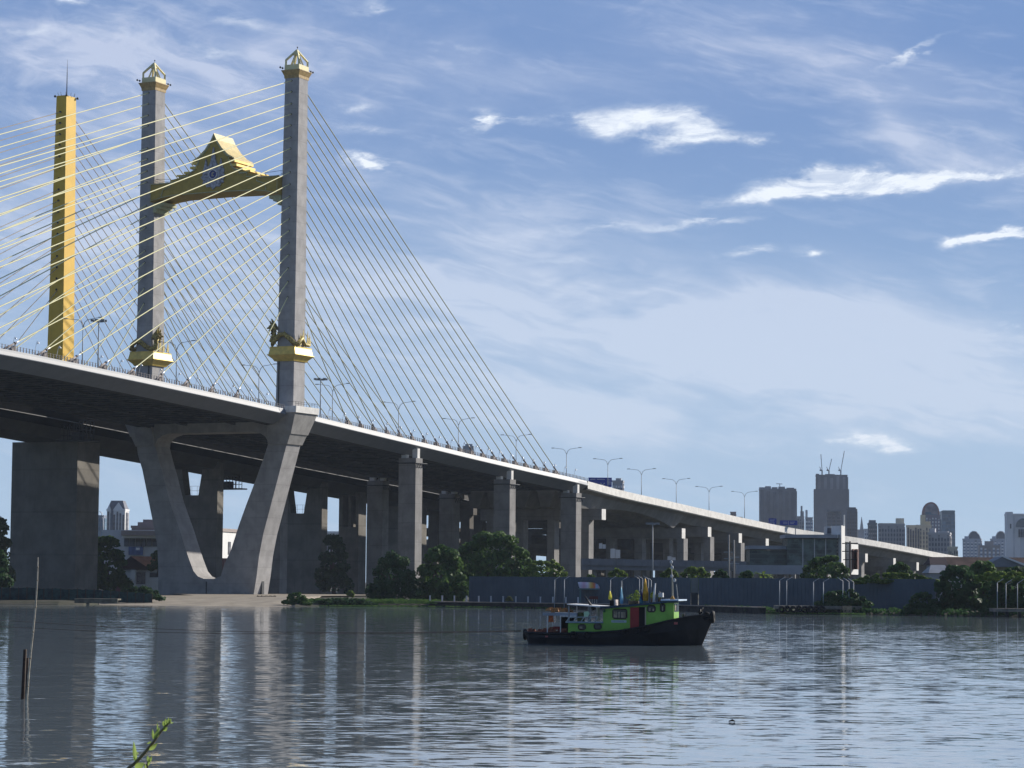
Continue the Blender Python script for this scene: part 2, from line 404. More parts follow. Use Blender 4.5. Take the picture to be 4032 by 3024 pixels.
# lower V-shaped frame: outline measured in the plane of its river face
R_out = [(8.0, 1.2), (7.2, 6.0), (6.6, 11.0), (5.5, 16.4), (3.6, 23.0), (1.1, 31.8), (-0.9, 38.9), (-1.6, 42.0), (-2.1, 48.0)]
L_out = [(44.3, 48.0), (43.8, 42.0), (42.9, 36.8), (41.4, 32.8), (38.6, 22.0), (37.4, 17.5), (36.5, 13.5), (36.1, 8.0), (36.0, 1.2)]
H_r = [(17.6, 6.0), (16.5, 9.2), (14.8, 12.4), (12.6, 18.6), (10.6, 23.6), (7.8, 30.2), (5.7, 35.4), (4.5, 38.8), (4.7, 39.8), (5.3, 40.7), (6.6, 41.5), (8.6, 42.0)]
H_l = [(33.6, 42.0), (35.6, 41.5), (36.9, 40.7), (37.5, 39.8), (37.7, 38.8), (36.7, 35.6), (35.3, 31.7), (33.1, 24.7), (30.0, 17.7), (28.5, 13.8), (27.0, 10.2), (25.6, 7.2), (24.3, 5.9), (22.6, 5.3), (19.6, 5.3)]
def frame_prism(mb, outer, hole, s0, s1):
    import bmesh
    bm = bmesh.new()
    from mathutils.geometry import delaunay_2d_cdt
    pts = [Vector(p) for p in outer + hole]; no, nh = len(outer), len(hole)
    edges = [(i, (i + 1) % no) for i in range(no)] + [(no + i, no + (i + 1) % nh) for i in range(nh)]
    v, e, f, _, _, _ = delaunay_2d_cdt(pts, edges, [], 1, 1e-4)
    def inside(q, poly):
        c = False; j = len(poly) - 1
        for i in range(len(poly)):
            if (poly[i][1] > q[1]) != (poly[j][1] > q[1]) and q[0] < (poly[j][0] - poly[i][0]) * (q[1] - poly[i][1]) / (poly[j][1] - poly[i][1]) + poly[i][0]: c = not c
            j = i
        return c
    A = [mb.pt((s0, p[0], p[1])) for p in v]; B2 = [mb.pt((s1, p[0], p[1])) for p in v]
    for t in f:
        c = sum((v[i] for i in t), Vector((0, 0))) / len(t)
        if inside(c, outer) and not inside(c, hole):
            mb.face([A[i] for i in t]); mb.face([B2[i] for i in reversed(t)])
    for poly in (outer, hole):
        ia = [mb.pt((s0, p[0], p[1])) for p in poly]; ib = [mb.pt((s1, p[0], p[1])) for p in poly]
        for i in range(len(poly)):
            j = (i + 1) % len(poly); mb.face([ia[i], ia[j], ib[j], ib[i]])
mb = MB(BF)
frame_prism(mb, R_out + L_out, H_r + H_l, -3.4, 3.4)
lower = mb.build('tower_base_frame', conc, bridge)
mb = MB(BF); mb.box(-3.45, -3.39, 21.6, 21.9, 1.4, 4.6); mb.build('service_pipe', dark_m, lower)
mb = MB(BF); mb.box(-.5, .6, 7.35, 7.7, 1.3, 4.8); mb.build('service_door', dark_m, lower)
legs = []
for L in (0, 1):
    mb = MB(BF)
    def hx(t0, t1, s0, s1, z0, T0, T1, S0, S1, z1):
        a = sorted((mir(t0, L), mir(t1, L))); b = sorted((mir(T0, L), mir(T1, L)))
        c = .22
        def octo(r, q):
            return [(q[0]+c, r[0]), (q[1]-c, r[0]), (q[1], r[0]+c), (q[1], r[1]-c), (q[1]-c, r[1]), (q[0]+c, r[1]), (q[0], r[1]-c), (q[0], r[0]+c)]
        A = [mb.pt((x, y, z0)) for x, y in octo(a, (s0, s1))]; B3 = [mb.pt((x, y, z1)) for x, y in octo(b, (S0, S1))]
        mb.face(A[::-1]); mb.face(B3)
        for i in range(8): mb.face([A[i], A[(i+1) % 8], B3[(i+1) % 8], B3[i]])
    hx(-2.2, 2.85, -3.0, 3.0, 47.6, -2.2, 1.85, -2.4, 2.4, 131.8)
    leg = mb.build('tower_leg', conc, bridge); legs.append(leg)
    # cable pipe mouths on the river face
    zs = [130.1, 127.3, 124.3, 121.6, 118.8, 115.7, 112.9, 109.8, 106.9, 103.9, 100.8, 98.0, 95.1, 92.1, 89.1, 86.0, 82.7, 79.3, 75.4]
    mb = MB(BF)
    for z in zs:
        sf = -3.0 + .6 * (z - 47.6) / 84.2
        mb.lathe((0, 0, 0), [(0, 0)], 3) if False else None
        tt = mir(-.15, L)
        mb.tube([(sf - .03, tt, z + .1), (sf + .3, tt, z + .1)], .27, 8)
    mb.build('cable_mouth_ring', black_m, leg)
    # bulge where the leg passes the deck
    mb = MB(BF)
    def hb(t0, t1, s0, z0, T0, T1, S0, z1):
        a = sorted((mir(t0, L), mir(t1, L))); b = sorted((mir(T0, L), mir(T1, L)))
        mb.taper((-s0, s0, a[0], a[1]), z0, (-S0, S0, b[0], b[1]), z1)
    hb(-1.2, 4.4, 3.75, 38.8, -2.3, 4.4, 4.15, 41.3)
    hb(-2.5, 4.4, 4.3, 41.3, -4.4, 3.6, 5.5, 46.5)
    mb.build('deck_level_corbel', mat('corbel_concrete', (.36, .35, .335), .9, .15, .4, streak=.3), bridge)
    mb = MB(BF); hb(-4.7, 3.6, 5.75, 46.5, -4.8, 3.6, 5.8, 48.1)
    ob = mb.build('corbel_ledge', conc_white, bridge)
    mb = MB(BF)
    tq = mir(-4.4, L); tr = mir(-2.3, L)
    for sx in [-5.4 + i * 1.35 for i in range(9)]: mb.tube([(sx, tq, 48.1), (sx, tq, 49.2)], .04, 4)
    for dz in (48.7, 49.2): mb.tube([(-5.6, tq, dz), (5.6, tq, dz)], .035, 4)
    mb.tube([(-5.6, tq, 49.2), (-5.6, tr, 49.2)], .035, 4); mb.tube([(5.6, tq, 49.2), (5.6, tr, 49.2)], .035, 4)
    mb.tube([(-3.1, mir(1.9, L), 48.5), (-3.1, mir(1.9, L), 60.0)], .14, 6)
    mb.build('ledge_railing', dark_m, bridge)
    # gold pedestal band
    mb = MB(BF)
    def band(tc, ht, hs, z0, Ht, Hs, z1):
        q = mir(tc, L); mb.taper((-hs, hs, q - ht, q + ht), z0, (-Hs, Hs, q - Ht, q + Ht), z1)
    tc0 = .35
    band(tc0, 2.75, 3.3, 59.5, 3.1, 3.7, 60.1); band(tc0, 3.1, 3.7, 60.1, 4.05, 4.75, 61.0)
    band(tc0, 4.12, 4.82, 61.0, 4.0, 4.7, 61.18); band(tc0, 3.85, 4.5, 61.18, 3.5, 4.15, 62.9); band(tc0, 3.6, 4.25, 62.9, 3.6, 4.25, 63.1)
    mb.build('gold_pedestal', gold, leg)
    # crown of the leg
    mb = MB(BF)
    tc0 = -.17
    band(tc0, 2.1, 2.5, 130.9, 2.15, 2.55, 131.6); band(tc0, 2.15, 2.55, 131.6, 2.65, 3.05, 132.75); band(tc0, 2.7, 3.1, 132.75, 2.7, 3.1, 132.95)
    crown = mb.build('gold_cornice', mat('bronze_gold', (.50, .34, .13), .6, .2, 1.5), leg)
    mb = MB(BF); q = mir(tc0, L)
    for (a, b, c, d) in ((-2.45, 2.45, -2.1, -1.9), (-2.45, 2.45, 1.9, 2.1), (-2.45, -2.25, -1.9, 1.9), (2.25, 2.45, -1.9, 1.9)):
        mb.box(a, b, q + c, q + d, 132.95, 134.35)
    mb.build('parapet', gold_pale, crown)
    mb = MB(BF)
    top = Vector((0, q, 138.4))
    for a, b in ((-2.2, -1.85), (2.2, -1.85), (2.2, 1.85), (-2.2, 1.85)):
        mb.bar((a, q + b, 134.35), (a, q + b, 135.7), .42); mb.bar((a, q + b, 135.6), (top.x, top.y, top.z), .42)
    for a, b in ((0, -1.85), (0, 1.85), (-2.2, 0), (2.2, 0)):
        mb.bar((a, q + b, 134.35), (a * .12, q + b * .12, 137.7), .3)
    # solid web near the apex
    for a, b in (((-1, -1), (1, -1)), ((1, -1), (1, 1)), ((1, 1), (-1, 1)), ((-1, 1), (-1, -1))):
        mb.face([mb.pt((a[0] * 1.0, q + a[1] * .85, 137.1)), mb.pt((b[0] * 1.0, q + b[1] * .85, 137.1)), mb.pt((0, q, 138.4))])
    mb.build('open_spire', gold_pale, crown)
    mb = MB(BF)
    for ty in (q - 2.15, q + 2.15):
        sgn = 1
        mb.tube([(-2.6 if ty > q else 2.5, ty, 133.5), (-4.9 if ty > q else 4.9, ty, 133.3)], .06, 6)
        e = -1 if ty > q else 1
        for d in (3.4, 4.5): mb.lathe((e * d, ty, 133.1), [(.05, 0), (.22, .15), (.22, .4), (.08, .55)], 8)
        mb.build('warning_light_arm', dark_m, crown); mb = MB(BF)
    mb.tube([(.2, q, 138.4), (.2, q, 139.1)], .06, 5); mb.lathe((.2, q, 139.0), [(.05, 0), (.2, .15), (.1, .35)], 8)
    mb.build('warning_beacon', dark_m, crown)

# --- gold gabled beam between the legs
SB = 4.4
half = [(0.0, 117.7), (0.75, 116.2), (2.4, 113.9), (4.2, 112.1), (4.8, 111.75), (4.8, 110.9), (5.9, 109.0), (7.9, 108.0), (10.2, 107.8), (10.4, 107.1), (12.9, 106.7), (12.9, 106.15), (18.9, 106.1)]
botm = [(18.9, 101.4), (15.5, 102.2), (12.0, 102.6), (0, 102.8)]
outline = [(TC + d, z) for d, z in half] + [(TC + d, z) for d, z in botm] + [(TC - d, z) for d, z in botm[:-1][::-1]] + [(TC - d, z) for d, z in half[1:][::-1]]
mb = MB(BF); mb.prism(outline, -SB, SB, 0)
beam = mb.build('gabled_cross_beam', gold_wall, bridge)
# roof skin above the gable
mb = MB(BF)
roof = [(0.0, 118.0), (0.85, 116.3), (2.5, 114.05), (4.4, 112.3), (6.1, 111.4)]
for sg in (1, -1):
    for (a, z0), (b, z1) in zip(roof, roof[1:]):
        mb.hexa([(-SB - .25, TC + sg * a, z0 - .35), (SB + .25, TC + sg * a, z0 - .35), (SB + .25, TC + sg * b, z1 - .35), (-SB - .25, TC + sg * b, z1 - .35)],
                [(-SB - .25, TC + sg * a, z0), (SB + .25, TC + sg * a, z0), (SB + .25, TC + sg * b, z1), (-SB - .25, TC + sg * b, z1)])
mb.build('gold_roof', mat('roof_gold_tile', (.78, .62, .28), .5, .12, 1.0, bump=.3, bscale=2), beam)
mb = MB(BF)
for sg in (1, -1):
    for d0, d1, z0, z1 in ((4.6, 6.3, 110.3, 110.95), (4.9, 6.9, 109.2, 109.8), (7.2, 8.7, 108.1, 108.6), (9.6, 10.9, 107.5, 107.9)):
        a, b = sorted((TC + sg * d0, TC + sg * d1))
        mb.box(-SB - .2, SB + .2, a, b, z0, z1)
mb.build('tier_ledge', gold, beam)
mb = MB(BF)
sf = -SB - .14
def trim(pts, r=.13):
    for sg in (1, -1): mb.tube([(sf, TC + sg * a, z) for a, z in pts], r, 4, smooth=False)
trim([(0, 117.5), (.75, 115.9), (2.4, 113.6), (4.2, 111.8)], .2)
trim([(4.5, 111.6), (4.5, 110.7), (5.7, 108.8), (7.6, 107.9), (7.6, 107.3), (9.8, 107.3)], .2)
trim([(9.8, 107.3), (9.8, 106.3), (12.6, 106.1), (12.8, 105.0), (15.0, 104.3), (15.5, 102.8), (15.2, 102.3)], .14)
trim([(12.9, 105.95), (18.7, 105.9), (18.7, 101.6), (15.5, 102.35), (12.0, 102.75), (0, 102.95)], .13)
mb.build('pale_edge_trim', trim_pale, beam)
for sg in (1, -1):
    mb = MB(BF)
    q = TC + sg * 18.9
    for d0, d1, z0, z1 in ((0, .9, 98.9, 99.9), (0, 2.2, 99.9, 100.6), (0, 3.4, 100.6, 101.4)):
        a, b = sorted((q - sg * d0, q - sg * d1)); mb.box(-2.9, 2.9, a, b, z0, z1)
    mb.build('bracket', trim_pale, beam)
mb = MB(BF)
for sg in (1, -1):
    for s0 in (-2.4, 2.4): mb.tube([(s0, TC + sg * 14, 106.15), (s0, TC + sg * 14, 107.4)], .05, 4); mb.tube([(s0, TC + sg * 18.6, 106.15), (s0, TC + sg * 18.6, 107.6)], .05, 4)
    mb.tube([(-2.4, TC + sg * 14, 107.3), (-2.4, TC + sg * 18.6, 107.6)], .05, 4); mb.tube([(2.4, TC + sg * 14, 107.3), (2.4, TC + sg * 18.6, 107.6)], .05, 4)
    mb.tube([(-2.4, TC + sg * 18.6, 107.6), (3.4, TC + sg * 18.6, 107.6)], .05, 4)
    mb.tube([(-2.4, TC + sg * 18.6, 106.9), (3.4, TC + sg * 18.6, 106.9)], .05, 4)
mb.build('walkway_railing', dark_m, beam)
# emblem: tall crown spire, two side spires, round blue medallion in a foliate silver shield
mb = MB(BF); cx = 21.0
def plate(poly, s1=-SB - .35): mb.prism([(cx + a, z) for a, z in poly], s1, -SB - .02, 0)
plate([(0, 103.5), (.7, 104.3), (1.9, 104.2), (2.3, 105.0), (3.1, 105.2), (2.9, 106.0), (3.7, 106.8), (3.1, 107.3), (3.2, 108.6), (2.5, 109.3), (1.6, 109.6), (0, 109.9),
       (-1.6, 109.6), (-2.5, 109.3), (-3.2, 108.6), (-3.1, 107.3), (-3.7, 106.8), (-2.9, 106.0), (-3.1, 105.2), (-2.3, 105.0), (-1.9, 104.2), (-.7, 104.3)])
plate([(-1.5, 109.2), (-.9, 110.2), (-.55, 111.4), (-.25, 113.0), (0, 114.4), (.25, 113.0), (.55, 111.4), (.9, 110.2), (1.5, 109.2)], -SB - .55)
for sg in (1, -1):
    plate([(sg * 1.7, 109.0), (sg * 2.0, 110.4), (sg * 2.2, 111.5), (sg * 2.45, 110.4), (sg * 2.8, 109.0)], -SB - .45)
    for k_ in range(5): mb.tube([(-SB - .4, cx + sg * (1.7 + .3 * (k_ % 2)), 104.9 + k_ * .85), (-SB - .5, cx + sg * (2.5 - .1 * k_), 105.3 + k_ * .8), (-SB - .4, cx + sg * (3.0 - .15 * k_), 105.1 + k_ * .85)], .13, 5)
em = mb.build('emblem', silver, beam)
def disc(m_, r, s0, s1, z, name, rr=None):
    mb = MB(BF); n_ = 28
    if rr is None: mb.prism([(cx + r * cos(2 * pi * i / n_), z + r * sin(2 * pi * i / n_)) for i in range(n_)], s0, s1, 0)
    else: mb.tube([(s0, cx + r * cos(2 * pi * i / n_), z + r * sin(2 * pi * i / n_)) for i in range(n_ + 1)], rr, 6, caps=False)
    return mb.build(name, m_, beam)
disc(blue_med, 1.0, -SB - .5, -SB - .3, 107.4, 'emblem_medallion')
disc(white_p, 1.15, -SB - .5, 0, 107.4, 'emblem_ring', .12)
mb = MB(BF)
for a, z, w, h in ((-.3, 107.8, .5, .28), (.05, 107.45, .28, .7), (-.35, 107.0, .7, .22)): mb.box(-SB - .56, -SB - .49, cx + a, cx + a + w, z - h / 2, z + h / 2)
mb.build('emblem_figure', mat('emblem_gold', (.5, .45, .3), .5), beam)

# --- stay cables
def cable(z_t, s_a, t0, side, k_):
    if side < 0:
        sf = -3.0 + .6 * (z_t - 47.6) / 84.2; a = Vector((sf, t0 - .15 if t0 < TC else t0 + .15, z_t + .1))
    else:
        sf = 3.0 - .6 * (z_t - 47.6) / 84.2; a = Vector((sf, t0, z_t + .1))
    za = (49.92 - .040066 * (s_a + 5.7) if s_a < 0 else 49.07 - .053 * (s_a + 5.7))
    if s_a < -120: za = zt(s_a) + 2.3
    b = Vector((s_a, t0, za))
    d = (b - a).normalized(); L = (b - a).length
    mb = MB(BF); pts = []
    for i in range(13):
        q = i / 12; p = a + (b - a) * q; p.z -= .0022 * L * 4 * q * (1 - q); pts.append(tuple(p))
    mb.tube(pts, .13, 6, caps=False)
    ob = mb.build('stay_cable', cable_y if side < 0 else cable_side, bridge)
    mb = MB(BF); p0 = b - d * 1.0; p1 = b + d * .3
    mb.tube([tuple(p0), tuple(p1)], .17, 8); mb.build('cable_collar', metal_white, ob)
    mb = MB(BF); zz = zt(s_a); p2 = b + d * 0.3
    e = 1 if side > 0 else -1
    # steep pipe down to the deck inside a tapered concrete housing
    f_ = (zz - .4 - p2.z) / d.z if abs(d.z) > .01 else 4; f_ = min(f_, 5.0); p3 = p2 + d * f_
    mb.tube([tuple(p2), tuple(p3)], [.2, .3], 8)
    mb.tube([tuple(b + d * .2), tuple(b + d * .5)], .32, 8)
    mb.hexa([(s_a + e * 3.0, t0 - .55, zz - .4), (s_a + e * .2, t0 - .55, zz - .4), (s_a + e * .2, t0 + .55, zz - .4), (s_a + e * 3.0, t0 + .55, zz - .4)],
            [(s_a + e * 1.6, t0 - .4, zz + .9), (s_a + e * .5, t0 - .4, zz + 1.5), (s_a + e * .5, t0 + .4, zz + 1.5), (s_a + e * 1.6, t0 + .4, zz + .9)])
    mb.build('anchor_housing', housing, ob)
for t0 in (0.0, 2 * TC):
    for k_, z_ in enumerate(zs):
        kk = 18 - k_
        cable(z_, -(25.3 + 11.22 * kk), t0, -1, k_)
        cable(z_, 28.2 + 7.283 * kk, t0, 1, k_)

# --- side-span piers of the new bridge
for s0, row in ((65.1, (.1, 42.1)), (124.9, (.1, 42.1)), (172.8, (.1, 42.1))):
    for tc_ in row:
        ztop = zt(s0) - 4.6 if s0 < 170 else zt(s0) - 4.4
        mb = MB(BF); mb.box(s0 - 2.0, s0 + 2.0, tc_ - 2.6, tc_ + 2.6, 0.8, ztop - 1.6); mb.box(s0 - 1.95, s0 + 1.95, tc_ - 2.65, tc_ + 2.65, ztop - 1.6, ztop)
        p = mb.build('side_span_pier', conc_pier, bridge)
        mb = MB(BF); mb.box(s0 - .9, s0 + .5, tc_ - 2.55, tc_ - 1.0, ztop, ztop + 2.6); mb.box(s0 - .9, s0 + .5, tc_ + .8, tc_ + 2.4, ztop, ztop + 1.0)
        mb.build('bearing_block', conc_white, p)
        mb = MB(BF); zz = ztop - 2.6
        for q in (-2.75, 2.75): mb.bar((s0 - 2.6, tc_ + q, zz + 1.2), (s0 + 4.6, tc_ + q, zz + 1.2), .22)
        for q in (s0 - 2.5, s0 + 2.1, s0 + 4.4): mb.bar((q, tc_ - 2.9, zz + 1.2), (q, tc_ + 2.9, zz + 1.2), .18)
        for i in range(4):
            x0 = s0 - 2 + i * 1.3; mb.bar((x0, tc_ - 2.75, zz + 1.1), (x0 + .65, tc_ - 2.75, zz - .1), .1); mb.bar((x0 + .65, tc_ - 2.75, zz - .1), (x0 + 1.3, tc_ - 2.75, zz + 1.1), .1)
        mb.build('access_platform', dark_m, p)

# ------------------------------------------------------------------ naga statues on the pedestals
def naga(L, label):
    base = BF((0, mir(.35, L), 63.1))
    st = thing('naga_statue', base, label, 'statue', 'golden naga statues on the tower legs')
    # body: a thick serpent arching over the river face, with a second hump round the outer side
    q = lambda t: mir(t, L)
    flip = -1 if L else 1
    mb = MB(BF)
    H = (lambda t: .35 + (t - .35) * 1.0) if not L else (lambda t: .35 - (t - .35) * 1.0)
    def P(s, t, z): return (s, q(.35) + (t - .35), z)      # t measured for the right-hand leg; the left one shares it
    if not L:
        body = [P(-3.2, 3.6, 68.0), P(-3.3, 3.3, 66.2), P(-3.6, 3.9, 64.4), P(-3.6, 3.7, 63.6), P(-3.6, 3.0, 64.6), P(-3.6, 1.6, 66.0), P(-3.6, .2, 66.2), P(-3.6, -1.4, 65.0), P(-3.5, -2.6, 63.8),
                P(-2.6, -3.2, 63.7), P(-1.0, -3.3, 65.2), P(.6, -3.3, 63.8), P(2.6, -3.3, 63.7), P(4.0, -2.9, 64.8)]
    else:
        body = [P(-2.4, -3.2, 67.2), P(-2.7, -3.1, 65.4), P(-3.2, -3.0, 63.9), P(-3.6, -2.2, 63.6), P(-3.6, -.6, 64.3), P(-3.6, .9, 65.5), P(-3.6, 2.2, 65.9), P(-3.6, 3.5, 65.0), P(-3.5, 3.9, 63.8), P(-2.4, 3.9, 63.6), P(0, 3.7, 65.0), P(2, 3.6, 63.7), P(3.6, 3.2, 63.8)]
    rad = [.55] + [.62] * (len(body) - 4) + [.5, .4, .18]
    mb.tube(body, rad[:len(body)], 10)
    mb.build('body', gold_dark, st)
    hd = Vector(body[0])
    mb = MB(BF)
    # three crested heads with open jaws
    side = 1 if not L else -1
    for a in (-1.0, 0, 1.0):
        o = hd + Vector((a * .8, 0, -abs(a) * .6))
        mb.tube([tuple(o + Vector((0, 0, -1.2))), tuple(o), tuple(o + Vector((a * .1, side * .5, .5))), tuple(o + Vector((a * .1, side * 1.3, .35)))], [.42, .5, .42, .16], 8)
        mb.tube([tuple(o + Vector((0, side * .3, -.1))), tuple(o + Vector((0, side * 1.0, -.35)))], [.25, .08], 6)
    mb.build('head', gold_dark, st)
    mb = MB(BF)
    for a in (-1.0, 0, 1.0):
        o = hd + Vector((a * .8, 0, .2 - abs(a) * .6))
        n_ = 7
        for i in range(n_):
            f_ = i / (n_ - 1); y = -side * 1.1 * f_ ; z0 = .1 + .9 * (1 - f_)
            lean = side * (.9 - .4 * f_)
            mb.hexa([tuple(o + Vector((-.1, y - .2, z0 - .5))), tuple(o + Vector((.1, y - .2, z0 - .5))), tuple(o + Vector((.1, y + .25, z0 - .5))), tuple(o + Vector((-.1, y + .25, z0 - .5)))],
                    [tuple(o + Vector((-.02, y + lean * .5 - .03, z0 + 1.1 * (1 - .5 * f_)))), tuple(o + Vector((.02, y + lean * .5 - .03, z0 + 1.1 * (1 - .5 * f_)))), tuple(o + Vector((.02, y + lean * .5 + .03, z0 + 1.1 * (1 - .5 * f_)))), tuple(o + Vector((-.02, y + lean * .5 + .03, z0 + 1.1 * (1 - .5 * f_))))])
        mb.tube([tuple(o + Vector((0, side * .1, .4))), tuple(o + Vector((0, side * .35, 1.4))), tuple(o + Vector((0, side * .75, 2.1)))], [.3, .2, .02], 6)
    mb.build('crest', gold_dark, st)
    mb = MB(BF)
    # upright flame-shaped fins along the coils
    for (s_, t_, z_, h_) in ((-1.6, -3.3, 63.8, 2.6), (-.4, -3.4, 64.6, 3.0), (1.8, -3.4, 63.9, 3.6), (3.2, -3.2, 64.0, 2.6)) if not L else ((-2.8, -3.3, 63.6, 3.2), (-1.4, -3.4, 63.6, 4.2), (0.2, -3.4, 63.6, 3.6), (2.4, -3.3, 63.6, 2.4)):
        t2 = q(.35) + (t_ - .35)
        mb.hexa([(s_ - .55, t2 - .12, z_ - .3), (s_ + .55, t2 - .12, z_ - .3), (s_ + .55, t2 + .12, z_ - .3), (s_ - .55, t2 + .12, z_ - .3)],
                [(s_ + .05, t2 - .02, z_ + h_), (s_ + .12, t2 - .02, z_ + h_), (s_ + .12, t2 + .02, z_ + h_), (s_ + .05, t2 + .02, z_ + h_)])
    for i in range(1, len(body) - 3):
        p = Vector(body[i]); mb.lathe(tuple(p + Vector((0, 0, .5))), [(.16, 0), (.1, .2), (.01, .5)], 5)
    mb.build('fin', gold_dark, st)
    return st
naga(0, 'golden naga serpent coiled round the right-hand tower leg, its head turned to the left')
naga(1, 'golden naga serpent coiled round the left-hand tower leg, crested head rearing to the right')

# ================================================================== old bridge with the yellow pylon
old = thing('old_cable_stayed_bridge', BF((0, 69.5, 1.0)), 'older cable stayed bridge with a single yellow pylon, behind the new one', 'bridge')
OT = 69.5
def zo(s): return zt(s) - 2.6 + max(0, s) * .002
mb = MB(BF)
sec = [(-16.4, 1.2), (-16.4, -1.0), (-8.6, -1.6), (-6.6, -4.3), (6.6, -4.3), (8.6, -1.6), (16.4, -.35), (16.4, 1.0), (16.1, 1.0), (16.1, 0), (-16.1, 0), (-16.1, 1.2)]
so = [-460 + i * 20 for i in range(34)] + [210]
rings = [[mb.pt((s, OT + a, zo(s) + d)) for a, d in sec] for s in so]
for a, b in zip(rings, rings[1:]):
    for j in range(len(sec)):
        mb.cur = 1 if j == 9 else (2 if j in (0, 1) else 0)
        mb.face([a[j], b[j], b[(j + 1) % len(sec)], a[(j + 1) % len(sec)]])
mb.cur = 0; mb.face(rings[0]); mb.face(rings[-1][::-1])
mb.build('box_girder', [mat('old_girder_steel', (.085, .085, .075), .7, .15, .2, streak=.2), asphalt, mat('old_parapet_shaded', (.008, .008, .008), 1.0, spec=0.0)], old)  # near-black parapet colour stands in for the new deck's shade
mb = MB(BF)
for a, b in zip(so, so[1:]): mb.tube([(a, OT - 16.6, zo(a) - .9), (b, OT - 16.6, zo(b) - .9)], .12, 6, caps=False)
mb.build('service_pipe', mat('pipe_grey', (.12, .12, .12), .5), old)
mb = MB(BF)
mb.taper((-2.6, 2.6, OT - 2.5, OT + 2.9), 44.8, (-2.2, 2.2, OT - 1.45, OT + 1.65), 131.6)
py = mb.build('pylon', pylon_yellow, old)
mb = MB(BF); zz = [127.2 - i * 2.93 for i in range(17)]
for z in zz: mb.tube([(-2.6, OT + .2, z), (-2.2, OT + .2, z)], .26, 8)
mb.build('cable_mouth_ring', black_m, py)
mb = MB(BF); mb.tube([(0, OT, 131.6), (0, OT, 138.0), (0, OT, 141.6)], [.14, .09, .02], 6)
for a in range(10):
    an = a * 2 * pi / 10; mb.tube([(2.3 * cos(an), OT + .1 + 1.9 * sin(an), 131.6), (2.6 * cos(an), OT + .1 + 2.2 * sin(an), 132.5)], .05, 4)
for s_, t_ in ((-2.5, 1.9), (2.5, -1.7), (2.5, 1.9), (-2.5, -1.7)): mb.lathe((s_, OT + t_, 131.2), [(.3, 0), (.3, .4), (.1, .6)], 6)
mb.build('lightning_rod', dark_m, py)
mb = MB(BF)
mb.box(-5, 5, OT - 9.3, OT + 11.2, 0.8, 40.4)
mb.box(-5.03, -4.99, OT + .8, OT + 4.2, 5.5, 12.0)
bp = mb.build('pylon_pier', conc_old, old)
for i, z in enumerate(zz):
    for e in (-1, 1):
        sa = (231 - 11.9 * i) * -1 if e < 0 else 147 - 6.8 * i
        mb = MB(BF)
        a = (e * 2.2, OT, z); b = (sa, OT, zo(sa) + .3)
        mb.tube([a, tuple((Vector(a) + Vector(b)) / 2 - Vector((0, 0, .5))), b], .10, 5, caps=False)
        mb.build('stay_cable', cable_old, old)
def v_pier(s0, w, ztop, znotch, zb=.8):
    mb = MB(BF)
    poly = [(61.4, zb), (61.4, ztop), (66.2, ztop), (67.7, znotch), (72.2, znotch), (73.6, ztop), (78.2, ztop), (78.2, zb)]
    mb.prism(poly, s0, s0 + w, 0)
    p = mb.build('notched_pier', conc_old, old)
    mb = MB(BF); mb.box(s0 + .8, s0 + w - .8, 63, 64.4, ztop, ztop + 1.8); mb.box(s0 + .8, s0 + w - .8, 75, 76.4, ztop, ztop + 1.8)
    mb.build('bearing_block', dark_m, p)
    mb = MB(BF)
    for t_ in (67.8, 68.4, 70.2, 70.7, 71.6, 72.0): mb.tube([(s0 + .5, t_, znotch), (s0 + .5, t_, znotch + 2.6)], .04, 4)
    for dz in (1.3, 2.6): mb.tube([(s0 + .5, 67.8, znotch + dz), (s0 + .5, 72.0, znotch + dz)], .035, 4)
    mb.build('platform_rail', dark_m, p)
v_pier(65.3, 3.2, 38.3, 28.9); v_pier(125.2, 3.5, 34.9, 25.4)
mb = MB(BF)
mb.prism([(61.3, .8), (61.3, 31.6), (62.3, 31.6), (62.3, 21.8), (67.0, 21.8), (67.0, 31.6), (68.3, 31.6), (68.3, .8)], 148.2, 153.2, 0)
mb.box(148.3, 151.9, 64, 65, 21.8, 31.6)
mb.box(148.1, 152.1, 60.9, 68.7, 31.6, 32.6)
mb.build('end_pier', conc_old, old); mb = MB(BF); mb.box(190, 194, 61, 77.5, .8, 30.8)
mb.build('end_pier', conc_old, old)
# inspection cradles hanging below the old girder
def cradle(s0, t0, z0, label):
    c = thing('inspection_gantry', BF((s0, t0, z0)), label, 'inspection gantry', 'steel inspection gantries below the old bridge')
    mb = MB(BF)
    for s_ in (0, 1.6, 3.2):
        for t_ in (0, 2.2, 5.2, 8.0): mb.bar((s0 + s_, t0 + t_, z0), (s0 + s_, t0 + t_, z0 + 5), .16)
    for z_ in (1.2, 2.6, 5.0):
        for s_ in (0, 3.2): mb.bar((s0 + s_, t0, z0 + z_), (s0 + s_, t0 + 8, z0 + z_), .12)
    for i in range(4):
        mb.bar((s0, t0 + i * 2, z0 + 2.6), (s0, t0 + i * 2 + 2, z0 + 5), .1)
    mb.build('truss', dark_m, c)
    mb = MB(BF); mb.box(s0 - .4, s0 + 3.8, t0 - 1.5, t0 + 9, z0 - .35, z0); mb.box(s0 + .4, s0 + 2.6, t0 + 2.4, t0 + 4.6, z0, z0 + 2.0)
    mb.build('platform', dark_m, c)
cradle(84.5, 67.0, 31.6, 'dark inspection gantry hanging against the sky left of the right tower leg')
cradle(-16.0, 50.0, 40.0, 'dark steel inspection gantry at the top right of the wide old pylon pier')
